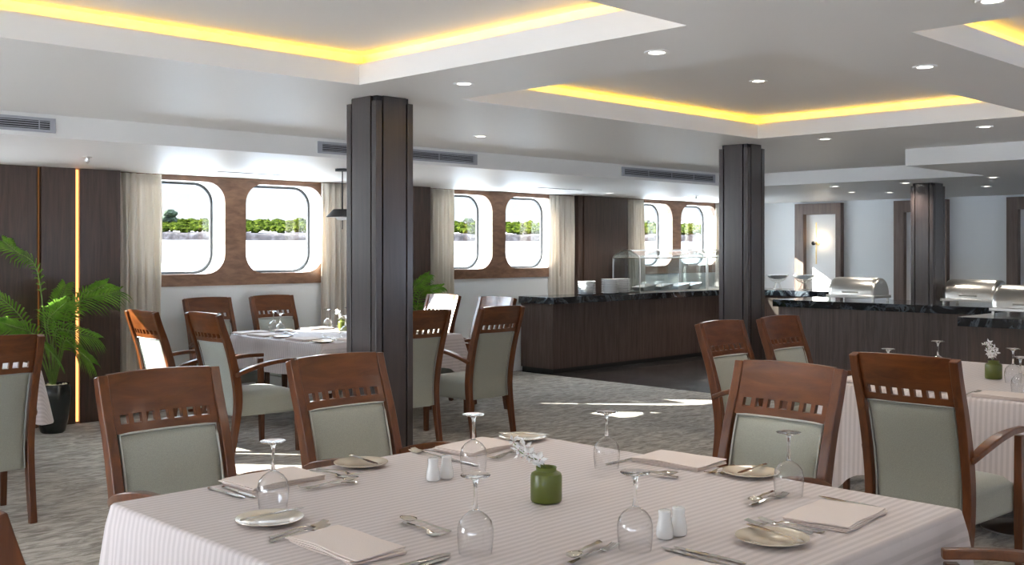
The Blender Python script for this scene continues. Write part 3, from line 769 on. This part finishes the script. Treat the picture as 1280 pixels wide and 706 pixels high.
seat(2.84, 1.32, PI / 2, "at the front table's corner by the cut-off armrest", knives=((.19, .275),), forks=((-.185, .255, .05), (-.225, .27, .1)), nap=(0, .218, .1, 'napkin'), plate=(-.356, .21), glass=(.15, .462), dess=(.04, .465, .0), pk=-.25)
seat(2.05, 1.32, PI / 2, "at the front table's edge before the near shakers", knives=((.17, .27), (.205, .25)), forks=((-.19, .12, 0),), nap=(-.02, .17, .05, 'napkin'), plate=None, glass=(.122, .423), dess=(0, .462, .1))
for x, y, lab in ((2.329, 2.732, 'white porcelain shaker before the far place, one nearer the palm side'), (2.386, 2.728, 'white porcelain shaker of the far pair, closer to the upturned glass'),
                  (2.307, 1.75, 'white porcelain shaker of the near pair, next to the near upturned glass'), (2.359, 1.743, 'white porcelain shaker of the near pair, farther from the upturned glass')):
    put('shaker', x, y, ZS, 0, lab)
# vases with white blossom
def vase(x, y, label, tilt, scale=1, n=9, seed=2):
    rnd = random.Random(seed)
    o = empty('flower_vase', (x, y, ZS), 0, label, 'vase', 'green glass vases')
    MB().lathe([(0, .001), (.042, .001), (.047, .004), (.0485, .010), (.0485, .080), (.046, .088), (.036, .094), (.0315, .096), (.031, .101), (.033, .107), (.031, .108), (.028, .101), (.029, .095), (.043, .084), (.045, .06), (.045, .012), (.04, .006), (0, .006)], 48, cap=False).build('glass_jar', M['green_glass'], o)
    fl = empty('blossom_sprig', (x, y, ZS), 0, 'white artificial blossom sprig standing in ' + label.split(' with')[0], 'flowers', 'white blossom sprigs')
    st = MB(); pt = MB(); bd = MB()
    for k in range(2):
        tip = Vector((tilt[0] * (1 - .25 * k) + rnd.uniform(-.02, .02), tilt[1] * (1 - .2 * k) + rnd.uniform(-.02, .02), tilt[2] - .01 * k))
        base = Vector((.006 * k, 0, .06)); path = spline([base, base + Vector((tilt[0] * .12, tilt[1] * .12, .055)), base.lerp(tip, .6) + Vector((0, 0, .015)), tip], 5)
        st.tube(path, .0014, 5)
        for q in range(n):
            c = path[min(len(path) - 1, int(len(path) * (.38 + .62 * q / n)))] + Vector((rnd.uniform(-.014, .014), rnd.uniform(-.014, .014), rnd.uniform(-.010, .014)))
            ax = Vector((rnd.uniform(-1, 1), rnd.uniform(-1, 1), rnd.uniform(-.1, 1))).normalized(); u = ax.orthogonal().normalized(); w = ax.cross(u)
            L = rnd.uniform(.019, .030)
            for a in range(5):
                an = a * 2 * PI / 5 + q; d = u * math.cos(an) + w * math.sin(an); e = ax.cross(d)
                p0 = c; p1 = c + d * L * .55 + e * L * .24 + ax * .002; p2 = c + d * L + ax * L * .25; p3 = c + d * L * .55 - e * L * .24 + ax * .002
                pt.add([p0, p1, p2, p3], [(0, 1, 2, 3)], True)
            bd.lathe([(0, -.0022), (.002, 0), (0, .0022)], 6, c)
    st.build('stalk', M['stem'], fl); pt.build('petals', M['petal'], fl, fix=False); bd.build('buds', M['berry'], fl)
vase(2.385, 2.262, 'green glass jar with blossom in the middle of the front table', (-.075, .065, .175))
vase(6.54, 2.517, 'green glass jar with tall blossom on the table before the island', (-.03, .03, .22), seed=5)
vase(5.985, 8.33, 'bright green glass jar with blossom on the window table by the column', (-.06, .05, .20), seed=9)
# window table
seat(5.205, 8.80, -PI / 2, 'on the window table before the first window chair', glass=(-.22, .15), forks=(), knives=((.18, .15),), dess=None, pk=None)
seat(5.925, 8.80, -PI / 2, 'on the window table before the second window chair', glass=(-.03, .26), forks=((-.17, .15, 0),), knives=((.18, .15),), dess=None, pk=None)
seat(5.02, 8.34, 0, 'on the window table before the chair nearest the curtain', glass=(.05, .25), forks=((-.17, .15, 0),), knives=((.18, .15),), plate=None, dess=(0, .38, 0), pk=.1)
seat(5.02, 7.72, 0, 'on the window table before the side-on sunlit chair', glass=(.10, .48), forks=((-.17, .15, 0),), knives=((.18, .15),), dess=(0, .38, 0), pk=.1)
seat(5.45, 7.28, PI / 2, 'on the window table before the column-hidden chair', glass=(.2, .45), forks=((-.17, .15, 0),), knives=((.18, .15),), dess=None, pk=None)
seat(6.30, 7.28, PI / 2, 'on the window table before the aisle chair', glass=None, forks=((-.17, .15, 0),), knives=((.18, .15),), plate=(.05, .45), nap=None, dess=None, pk=None)
seat(6.64, 8.40, PI, 'on the window table before the chair with glaring crest', glass=(.2, .40), forks=((-.17, .15, 0),), knives=((.18, .15),), dess=None, pk=None)
# table before the island
seat(5.905, 3.15, -PI / 2, 'on the island-side table nearest the second column', glass=(.02, .29), forks=((-.17, .15, 0),), knives=((.18, .15),), dess=None, pk=None)
seat(6.70, 3.15, -PI / 2, 'on the island-side table before the chair by the island', glass=(.10, .27), forks=((-.17, .15, 0),), knives=((.18, .15),), dess=None, pk=None)
seat(5.64, 2.15, 0, 'on the island-side table before the back-turned chair', glass=(.0, .31), forks=((-.19, .15, 0),), knives=((.16, .15), (.20, .15)), plate=(-.36, .15), dess=(.22, .42, .2), pk=.1)
put('goblet', 6.42, 2.36, ZS, 0, 'upturned wine glass standing beside the green jar before the island')
put('fork', 6.9, 2.0, ZS, .3, 'lone silver fork past the green jar on the island-side table')

# ------------------------------------------------------------------ potted palms
def palm(x, y, rot, label, fr, seed, labels=True):
    rnd = random.Random(seed)
    o = empty('potted_palm', (x, y, 0), 0, label, 'plant', 'potted palms by the walnut piers')
    MB().lathe([(.0, 0), (.085, 0), (.098, .012), (.125, .12), (.148, .26), (.150, .36), (.142, .41), (.132, .412), (.130, .385), (0, .38)], 40, cap=False).build('pot', M['pot'], o)
    pb = MB()
    for k in range(60):
        a = rnd.uniform(0, 6.28); r = rnd.uniform(0, .115) ; s_ = rnd.uniform(.010, .018)
        pb.lathe([(0, -s_ * .6), (s_, 0), (0, s_ * .7)], 6, (r * math.cos(a), r * math.sin(a), .39 + rnd.uniform(0, .012)))
    pb.build('pebbles', M['pebble'], o)
    R_ = Vector((.711, -.703, 0)); F_ = Vector((.703, .711, 0))
    for k, (px, pz, tx, tz, dep, wid) in enumerate(fr):
        # px,pz: bend point, tx,tz: tip, in metres sideways / up; dep towards or away from the wall
        base = Vector((0, 0, .39)); c, s_ = math.cos(rot), math.sin(rot)
        def V(a, z, d):
            p = R_ * a - F_ * d; p.y = min(p.y, 9.43 - y - .10) if z > .4 else p.y; return Vector((p.x * c - p.y * s_, p.x * s_ + p.y * c, z))
        path = spline([base + V(px * .06, 0, 0), V(px * .55, .39 + (pz - .39) * .62, dep * .3), V(px, pz, dep * .7), V((px + tx) / 2, (pz + tz) / 2 + .05 * abs(tx - px), dep * .9), V(tx, tz, dep)], 8)
        m_ = len(path)
        f_ = MB().tube(path, [.006 * (1 - .75 * i / m_) + .0012 for i in range(m_)], 6).build('frond', M['palm_dark'], o)
        lf = MB(); st = int(m_ * .34)
        dens = 1; tw = rnd.uniform(.5, 1.0) * (1 if tx > 0 else -1); side0 = None
        for i in range(st, m_ - 1):
            for q in range(dens):
                t = (i - st + q / dens) / (m_ - 1 - st); p = path[i].lerp(path[i + 1], q / dens); tg = (path[i + 1] - path[i]).normalized()
                sd = tg.cross(Vector((0, 0, 1)));
                if sd.length < .1: sd = R_.copy()
                sd.normalize(); up = sd.cross(tg).normalized(); sd, up = (sd * math.cos(tw) + up * math.sin(tw)), (up * math.cos(tw) - sd * math.sin(tw))
                L = wid * (.35 + .65 * math.sin(PI * (.12 + .80 * t)) ) * rnd.uniform(.9, 1.1)
                for sgn in (-1, 1):
                    d = (sd * sgn * .85 + tg * (.50 + .5 * t) + up * .12).normalized(); wd = (tg - d * tg.dot(d)).normalized() * (.0075 + .0012 * rnd.random())
                    dr = Vector((0, 0, -1)) * L
                    p1 = p + d * L * .33 + dr * .03; p2 = p + d * L * .70 + dr * .16; p3 = p + d * L * .96 + dr * (.36 + .1 * rnd.random())
                    mid = up * .003
                    lf.add([p - wd * .4, p + wd * .4, p1 + wd, p1 + mid, p1 - wd, p2 + wd * .75, p2 + mid, p2 - wd * .75, p3], [(0, 1, 2, 3), (0, 3, 4), (3, 2, 5, 6), (4, 3, 6, 7), (6, 5, 8), (7, 6, 8)], True)
        lf.v = [(vx, min(vy, 9.435 - y), vz) for vx, vy, vz in lf.v]
        lf.build('leaves', M['palm'], f_, fix=False, angle=80)
    return o
FR = [(-.14, 1.40, -.46, 1.62, .02, .20), (-.22, 1.02, -.50, 1.28, .25, .17), (.16, 1.05, .60, 1.20, .10, .22), (.22, 1.12, .44, 1.26, -.05, .17),
      (.12, .88, .50, .82, .30, .20), (-.08, .85, -.30, .95, .30, .20), (.06, .95, .26, 1.12, .34, .22), (.02, .80, .18, .66, .36, .20), (.14, .78, .38, .60, .12, .20), (-.16, .80, -.34, .70, .16, .20), (0, 1.0, .10, 1.25, -.02, .18)]
palm(3.585, 9.14, 0, 'green palm in a tall black pot in front of the amber light strip', FR, 3)
FR2 = [(.12, 1.05, .36, 1.14, .05, .15), (.10, .92, .40, .88, .10, .15), (-.12, 1.15, -.36, 1.32, .05, .2), (.04, 1.1, .22, 1.27, .1, .15), (-.16, .9, -.42, .9, .1, .2), (.1, .8, .34, .66, .1, .2), (-.1, .8, -.3, .64, .1, .2)]
palm(7.42, 9.10, 0, 'second palm of which a few leaf tips show just past the nearest column', FR2, 8)

# ------------------------------------------------------------------ buffet along the windows
o = empty('buffet_counter', (0, 0, 0), 0, 'long walnut buffet counter with black marble top under the windows', 'counter')
mb = MB(); mb.box(9.64, 10.10, 9.03, 9.585, .06, .865); mb.box(10.10, 13.72, 9.03, 9.53, .06, .865); mb.box(13.72, 14.36, 7.25, 9.42, .06, .865); mb.build('cabinet_body', M['counter'], o)
mb = MB(); mb.box(9.66, 10.08, 9.05, 9.58, .003, .06); mb.box(10.08, 13.74, 9.05, 9.53, .003, .06); mb.box(13.74, 14.34, 7.27, 9.42, .003, .06); mb.build('plinth', M['black'], o)
mb = MB()
mb.add([(x, y, z) for z in (.868, .95) for x, y in ((9.60, 8.99), (13.67, 8.99), (13.67, 7.20), (14.37, 7.20), (14.37, 9.54), (10.11, 9.54), (10.11, 9.59), (9.60, 9.59))],
       [tuple(range(8)), tuple(range(15, 7, -1))] + [(k, (k + 1) % 8, 8 + (k + 1) % 8, 8 + k) for k in range(8)])
mb.build('marble_top', M['marble'], o, bevel=.003)
o = empty('island_counter', (0, 0, 0), 0, 'walnut island counter with black marble top beside the third column', 'counter')
mb = MB()
for b_ in ((11.18, 12.05, 1.2, 4.98), (11.18, 12.05, 5.25, 6.80), (11.18, 11.305, 4.98, 5.25), (11.625, 12.05, 4.98, 5.25)): mb.box(*b_, .06, .868)
mb.build('cabinet_body', M['counter'], o)
MB().box(11.22, 11.30, 1.25, 6.75, .003, .06).build('plinth', M['black'], o)
mb = MB()
# top slab, left open around the column that rises through it
for b_ in ((11.13, 12.10, 1.15, 4.985), (11.13, 12.10, 5.245, 6.85), (11.13, 11.31, 4.985, 5.245), (11.62, 12.10, 4.985, 5.245)): mb.box(*b_, .868, .95)
mb.build('marble_top', M['marble'], o)
o = empty('island_counter', (0, 0, 0), 0, 'nearer marble topped counter block holding the cut-off steel chafing dish', 'counter')
MB().box(9.50, 10.62, .8, 3.88, .06, .868).build('cabinet_body', M['walnut'], o); MB().box(9.54, 10.58, .85, 3.84, .003, .06).build('plinth', M['black'], o)
MB().box(9.44, 10.68, .75, 3.945, .868, .95).build('marble_top', M['marble'], o, bevel=.003)

# plate stacks: every plate a thing
def make_dinner_plate():
    return MB().lathe([(0, .002), (.08, .002), (.086, .006), (.112, .020), (.118, .021), (.118, .026), (.084, .010), (.078, .007), (0, .007)], 40, cap=False).build('dinner_plate', M['porcelain'])
dp = make_dinner_plate(); first = True
for (x, y, n_, nm) in ((10.42, 9.16, 9, 'the lone stack nearest the curtain'), (10.86, 9.14, 10, 'the middle stack on the buffet'), (11.13, 9.16, 10, 'the stack next to the glass food case')):
    for k in range(n_):
        p = dp if first else dp.copy()
        if not first: COL.objects.link(p)
        first = False
        p.location = (x + random.uniform(-.002, .002), y + random.uniform(-.002, .002), .9505 + k * .0195)
        pos = 'topmost' if k == n_ - 1 else 'lowest' if k == 0 else 'one of the inner plates'
        tag(p, 'white plate, %s of %s' % (pos, nm) if pos != 'one of the inner plates' else 'white plate between top and bottom of %s' % nm, 'plate', 'white plates in %s' % nm)

# glass food cases
def glass_case(xa, xb, ya, yb, label):
    o = empty('glass_food_case', (0, 0, 0), 0, label, 'food case', 'glass food cases on the buffet')
    z0, z1, z2 = .952, 1.425, 1.535; ym = (ya + yb) / 2
    prof = [(ya, z1), (ya + .03, z1 + .035), (ym - .08, z2 - .01), (ym, z2), (ym + .08, z2 - .01), (yb - .03, z1 + .035), (yb, z1)]
    g = MB()
    for x in (xa, xb): g.add([(x, ya, z0 + .02)] + [(x, y, z) for y, z in prof] + [(x, yb, z0 + .02)], [tuple(range(len(prof) + 2))])
    g.quad((xa, ya, z0 + .02), (xb, ya, z0 + .02), (xb, ya, z1), (xa, ya, z1)); g.quad((xa, yb, z0 + .02), (xb, yb, z0 + .02), (xb, yb, z1), (xa, yb, z1))
    for (y, z), (y2, z2_) in zip(prof, prof[1:]): g.quad((xa, y, z), (xb, y, z), (xb, y2, z2_), (xa, y2, z2_))
    g.build('glass_panes', M['case_glass'], o)
    f = MB(); r = .009
    for x in (xa, xb):
        for y in (ya, yb): f.tube([(x, y, z0), (x, y, z1)], r, 8)
        f.tube([(x, y, z) for y, z in prof], r, 8); f.tube([(x, ya, z1), (x, yb, z1)], r * .8, 8)
    for y in (ya, yb): f.tube([(xa, y, z1), (xb, y, z1)], r, 8)
    f.tube([(xa, ym, z2), (xb, ym, z2)], r * .8, 8)
    f.build('case_frame', M['steel'], o)
    MB().box(xa - .01, xb + .01, ya - .01, yb + .01, .9505, .972).build('base_rim', M['steel'], o)
    return o
glass_case(11.38, 12.92, 9.05, 9.52, 'arched glass food case with steel frame standing beside the plate stacks')
glass_case(12.96, 13.62, 9.05, 9.52, 'second glass food case, running behind the second column')
tray = MB()
tray.add([(-.11, -.08, 0), (.11, -.08, 0), (.11, .08, 0), (-.11, .08, 0), (-.15, -.11, .05), (.15, -.11, .09), (.15, .11, .09), (-.15, .11, .05), (-.14, -.10, .05), (.14, -.10, .088), (.14, .10, .088), (-.14, .10, .05), (-.10, -.07, .008), (.10, -.07, .008), (.10, .07, .008), (-.10, .07, .008)],
         [(0, 3, 2, 1), (0, 1, 5, 4), (1, 2, 6, 5), (2, 3, 7, 6), (3, 0, 4, 7), (4, 5, 9, 8), (5, 6, 10, 9), (6, 7, 11, 10), (7, 4, 8, 11), (8, 9, 13, 12), (9, 10, 14, 13), (10, 11, 15, 14), (11, 8, 12, 15), (12, 13, 14, 15)])
tr = tray.build('serving_dish', M['porcelain'], bevel=.003); ft = True
for k, (x, nm) in enumerate(((11.66, 'first'), (12.05, 'second'), (12.45, 'third'), (12.74, 'fourth'))):
    p = tr if ft else tr.copy()
    if not ft: COL.objects.link(p)
    ft = False; p.location = (x, 9.20, .974)
    tag(p, 'slanted white serving dish in the glass case, %s counted from the plate stacks' % nm, 'dish', 'serving dishes in the glass case')

# wire bowls on the far leg of the buffet
def wire_bowl(x, y, label):
    o = empty('wire_bowl', (x, y, .951), 0, label, 'bowl', 'wire bowls on the buffet')
    w = MB(); n_ = 16
    for k in range(n_):
        a = 2 * PI * k / n_; w.tube([(.03 * math.cos(a), .03 * math.sin(a), .10), (.10 * math.cos(a), .10 * math.sin(a), .135), (.155 * math.cos(a), .155 * math.sin(a), .20)], .0032, 5)
        if k % 4 == 0: w.tube([(.03 * math.cos(a), .03 * math.sin(a), .10), (.07 * math.cos(a), .07 * math.sin(a), .006)], .004, 5)
    for r, z in ((.03, .10), (.10, .135), (.155, .20), (.07, .006)): w.tube([(r * math.cos(2 * PI * k / 24), r * math.sin(2 * PI * k / 24), z) for k in range(24)], .004, 5, closed=True)
    w.build('wire_basket', M['steel'], o)
    MB().lathe([(.05, .150), (.12, .17), (.165, .212), (.16, .216), (.11, .178), (.05, .158)], 32, cap=False).build('liner', M['porcelain'], o)
wire_bowl(13.98, 8.52, 'white lined wire bowl beside the second column'); wire_bowl(14.08, 8.14, 'white lined wire bowl closer to the wall niche')

# chafing dishes
def chafer(x, y, rz, label):
    o = empty('chafing_dish', (x, y, .951), rz, label, 'chafing dish', 'roll-top chafing dishes')
    L, W, H = .29, .20, .205                      # half length along local x, half width, lid height
    def barrel(l, w, h, z0):
        v = []; f = []; prof = [(-l, .0), (-l, .55), (-l * .985, .82), (-l * .93, .97), (-l * .8, 1), (l * .8, 1), (l * .93, .97), (l * .985, .82), (l, .55), (l, 0)]
        n_ = 18
        for xx, sc in prof:
            for k in range(n_ + 1):
                a = PI * k / n_; sc2 = max(sc, .001)
                v.append((xx, w * math.cos(a) * (.25 + .75 * sc2 if sc > 0 else .02), z0 + h * math.sin(a) ** .75 * sc2))
        m_ = n_ + 1
        for i in range(len(prof) - 1):
            for k in range(n_): f.append((i * m_ + k, i * m_ + k + 1, (i + 1) * m_ + k + 1, (i + 1) * m_ + k))
        return MB().add(v, f, True)
    barrel(L, W, H, .065).build('roll_top_lid', M['steel'], o, fix=False, angle=60)
    MB().box(-L - .01, L + .01, -W - .01, W + .01, .035, .068).build('water_pan', M['steel'], o, bevel=.006)
    for sx in (-1, 1):
        for sy in (-1, 1): MB().box(sx * (L - .02) - .012, sx * (L - .02) + .012, sy * (W - .02) - .012, sy * (W - .02) + .012, 0, .036).build('foot', M['steel'], o, bevel=.002)
    MB().tube([(-.09, W + .004, .10), (-.08, W + .035, .105), (.08, W + .035, .105), (.09, W + .004, .10)], .006, 8).build('handle', M['steel'], o)
chafer(11.60, 6.0, PI / 2, 'steel roll-top chafing dish alone at the free end of the island counter')
chafer(11.62, 4.66, PI / 2, 'steel roll-top chafing dish on the island just past the third column')
chafer(10.1, 3.55, PI / 2, 'steel roll-top chafing dish on the nearer marble block, cut by the frame edge')

# ------------------------------------------------------------------ the river outside
def plane_mesh(name, pts, mat): return struct(MB().add(pts, [tuple(range(len(pts)))]).build(name, mat, fix=False))
plane_mesh('water', [(-900, 9.95, .9), (900, 9.95, .9), (900, 900, .9), (-900, 900, .9)], M['water'])
plane_mesh('water_opposite', [(-900, -5.3, .75), (-900, -900, .75), (900, -900, .75), (900, -5.3, .75)], M['water'])
plane_mesh('water_stern', [(-900, -5.3, .2), (-3.3, -5.3, .2), (-3.3, 9.95, .2), (-900, 9.95, .2)], M['water'])
# bank: runs from (30,60) to (65,45)
Bd = Vector((35, -15, 0)).normalized(); Bn = Vector((-Bd.y, Bd.x, 0)); B0 = Vector((30, 60, 0))
def bank_strip(name, prof, mat, seed, kind='structure', jit=.1):
    v = []; f = []; N = 240; m_ = len(prof)
    for i in range(N + 1):
        s_ = -60 + 160 * i / N
        for j, (d, z) in enumerate(prof):
            q = noise.noise(Vector((s_ * .35, j * 3.1, seed))) ; p = B0 + Bd * s_ + Bn * (d + q * .25)
            v.append((p.x, p.y, z + (jit * noise.noise(Vector((s_ * .9, j * 7.7, seed + 5))) if 0 < j else 0)))
    for i in range(N):
        for j in range(m_ - 1): f.append((i * m_ + j, (i + 1) * m_ + j, (i + 1) * m_ + j + 1, i * m_ + j + 1))
    o = MB().add(v, f, True).build(name, mat, fix=False, angle=80); o['kind'] = kind; return o
bank_strip('shore', [(-16, .85), (-9, 1.35), (-4, 1.75), (0, 2.08)], M['sand'], 1, jit=.03)  # low sandbank, stands in for far water that lies above eye level
bank_strip('ground_bank', [(-.1, 1.9), (.05, 2.25), (.2, 2.5), (1.6, 2.58), (6, 2.66), (40, 2.75)], M['earth'], 2, jit=.16)
# bushes
rnd = random.Random(11); mb = MB()
ico = bmesh.new(); bmesh.ops.create_icosphere(ico, subdivisions=2, radius=1); iv = [v.co.copy() for v in ico.verts]; if_ = [tuple(v.index for v in f.verts) for f in ico.faces]; ico.free()
def clump(mb, c, r, sq=.8, amp=.45, fr=2.3):
    o_ = Vector((rnd.uniform(0, 90), rnd.uniform(0, 90), 0)); vs = []
    for p in iv:
        k = 1 + amp * noise.noise(p * fr + o_) + amp * .7 * noise.noise(p * fr * 2.6 + o_); vs.append((c[0] + p.x * r * k, c[1] + p.y * r * k, c[2] + p.z * r * k * sq))
    mb.add(vs, if_, False)
for k in range(3200):
    s_ = rnd.uniform(-14, 52); d = rnd.uniform(1.3, 8) ; r = rnd.uniform(.12, .27) * (1 + .06 * d)
    p = B0 + Bd * s_ + Bn * d; clump(mb, (p.x, p.y, 2.60 + .10 * d + rnd.uniform(-.08, .07)), r, sq=.65, amp=.6)
tag(mb.build('bank_vegetation', M['bush'], fix=False), 'dense green bushes covering the far river bank seen through the windows', 'bushes', kind='stuff')
def tree(s_, d, h, r, label, palmy=False, base=2.7):
    p = B0 + Bd * s_ + Bn * d; o = empty('riverside_tree', (p.x, p.y, base), 0, label, 'tree', 'trees on the far river bank')
    MB().tube([(0, 0, -.3), (.05, 0, h * .5), (0, .05, h)], [.09, .07, .05], 8).build('trunk', M['trunk'], o)
    m_ = MB()
    if palmy:
        for k in range(14):
            a = k * 2 * PI / 14; m_.tube([(0, 0, h), (r * .5 * math.cos(a), r * .5 * math.sin(a), h + r * .35), (r * math.cos(a), r * math.sin(a), h - r * .15)], [.05, .09, .02], 5)
    else:
        for k in range(12):
            a = rnd.uniform(0, 6.28); q = rnd.uniform(0, r * .8); clump(m_, (q * math.cos(a), q * math.sin(a), h + rnd.uniform(-.3, .35) * r), r * rnd.uniform(.3, .5), amp=.6, fr=3)
    m_.build('crown', M['tree_dark'], o, fix=False)
tree(.6, 5, .9, .75, 'small dark tree on the bank in the first window')
tree(17.0, 5, .8, .6, 'round dark tree on the bank at the edge of the fourth window')
tree(20.2, 8, 1.0, .7, 'tallest leafy tree on the bank in the fourth window')
tree(21.4, 6, .85, .45, 'thin palm on the bank next to the tallest tree', True)
tree(22.4, 6, .8, .45, 'second thin palm on the bank in the fourth window', True)
tree(30.5, 6, .9, .7, 'leafy tree on the bank in the fifth window')
tree(37.5, 8, .7, .6, 'low round tree on the bank in the sixth window')
# hazy desert ridge
v = []; f = []; N = 120
for i in range(N + 1):
    a = math.radians(100 - 95 * i / N); R_ = 700
    hh = 6 + 16 * max(0, min(1, (i / N - .12) * 3)) * (.8 + .3 * noise.noise(Vector((i * .09, 3, 0)))) + 2 * noise.noise(Vector((i * .4, 9, 0)))
    for j, (rr_, q) in enumerate(((R_, 0), (R_ + 60, .7), (R_ + 130, 1))): v.append((rr_ * math.cos(a), rr_ * math.sin(a), .5 + hh * 1.15 * q))
for i in range(N):
    for j in range(2): f.append((i * 3 + j, (i + 1) * 3 + j, (i + 1) * 3 + j + 1, i * 3 + j + 1))
struct(MB().add(v, f, True).build('hills', M['hill'], fix=False))

# ------------------------------------------------------------------ light
w = bpy.data.worlds.new('sky'); SC.world = w; w.use_nodes = True; nt = w.node_tree; bg = nt.nodes['Background']
tc = nt.nodes.new('ShaderNodeTexCoord'); sx = nt.nodes.new('ShaderNodeSeparateXYZ'); nt.links.new(tc.outputs['Generated'], sx.inputs[0])
r = nt.nodes.new('ShaderNodeValToRGB'); nt.links.new(sx.outputs['Z'], r.inputs['Fac']); e = r.color_ramp.elements
e[0].position = 0; e[0].color = (.92, .94, .96, 1); e[1].position = .12; e[1].color = (.84, .91, 1.0, 1)
x = e.new(.5); x.color = (.62, .78, 1.0, 1)
# sky is brighter high up and around the sun
dt = nt.nodes.new('ShaderNodeVectorMath'); dt.operation = 'DOT_PRODUCT'; nt.links.new(tc.outputs['Generated'], dt.inputs[0])
SUN = Vector((-.82, 1.0, .60)).normalized(); dt.inputs[1].default_value = SUN
mr = nt.nodes.new('ShaderNodeMapRange'); mr.inputs['From Min'].default_value = .55; mr.inputs['From Max'].default_value = 1.0; mr.inputs['To Min'].default_value = 0; mr.inputs['To Max'].default_value = 5.0; nt.links.new(dt.outputs['Value'], mr.inputs['Value'])
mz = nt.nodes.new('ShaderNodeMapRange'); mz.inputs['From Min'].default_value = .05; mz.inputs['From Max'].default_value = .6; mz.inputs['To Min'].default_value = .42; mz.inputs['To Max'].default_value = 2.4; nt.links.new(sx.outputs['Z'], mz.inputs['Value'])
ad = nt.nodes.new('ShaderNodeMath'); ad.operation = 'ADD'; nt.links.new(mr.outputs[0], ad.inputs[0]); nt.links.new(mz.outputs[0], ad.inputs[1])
# extra sky brightness added on the unseen stern side to fill the room
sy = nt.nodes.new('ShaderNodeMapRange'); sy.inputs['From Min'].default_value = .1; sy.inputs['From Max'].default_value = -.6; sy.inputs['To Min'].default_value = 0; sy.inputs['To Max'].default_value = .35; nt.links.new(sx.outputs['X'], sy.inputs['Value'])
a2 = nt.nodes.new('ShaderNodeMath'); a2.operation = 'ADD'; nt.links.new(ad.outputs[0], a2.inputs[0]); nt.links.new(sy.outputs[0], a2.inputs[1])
# the sky away from the sun is a deeper blue
by = nt.nodes.new('ShaderNodeMapRange'); by.inputs['From Min'].default_value = .05; by.inputs['From Max'].default_value = -.5; nt.links.new(sx.outputs['Y'], by.inputs['Value'])
mb_ = nt.nodes.new('ShaderNodeMix'); mb_.data_type = 'RGBA'; nt.links.new(by.outputs[0], mb_.inputs[0]); nt.links.new(r.outputs['Color'], mb_.inputs[6]); mb_.inputs[7].default_value = (.62, .72, 1.0, 1)
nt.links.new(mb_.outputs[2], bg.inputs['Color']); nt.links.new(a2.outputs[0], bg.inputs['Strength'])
sl = bpy.data.lights.new('sun', 'SUN'); sl.energy = 13; sl.angle = math.radians(.6); sl.color = (1, .95, .86)
so = bpy.data.objects.new('sun', sl); COL.objects.link(so); so.rotation_euler = (-SUN).to_track_quat('-Z', 'Y').to_euler()

# ------------------------------------------------------------------ camera
cam = bpy.data.cameras.new('camera'); co = bpy.data.objects.new('camera', cam); COL.objects.link(co)
co.location = (0, 0, 1.55); co.rotation_euler = (PI / 2, 0, -math.atan2(1335, 1350) - (0)); 
a1 = math.atan(1350 / 1335); co.rotation_euler = (PI / 2, 0, a1 - PI / 2)
cam.sensor_width = 36; cam.lens = 36 * 1335 / 1280; cam.shift_y = -42 / 1280; cam.clip_start = .05; cam.clip_end = 3000
SC.camera = co
SC.view_settings.view_transform = 'Standard'; SC.view_settings.look = 'None'; SC.view_settings.gamma = 1; SC.view_settings.exposure = 1.6; SC.view_settings.use_curve_mapping = False
cy = SC.cycles; cy.use_denoising = True; cy.max_bounces = 12; cy.diffuse_bounces = 6; cy.glossy_bounces = 5; cy.transparent_max_bounces = 24; cy.transmission_bounces = 10
cy.sample_clamp_indirect = 6; cy.caustics_reflective = False; cy.caustics_refractive = False; cy.use_light_tree = True
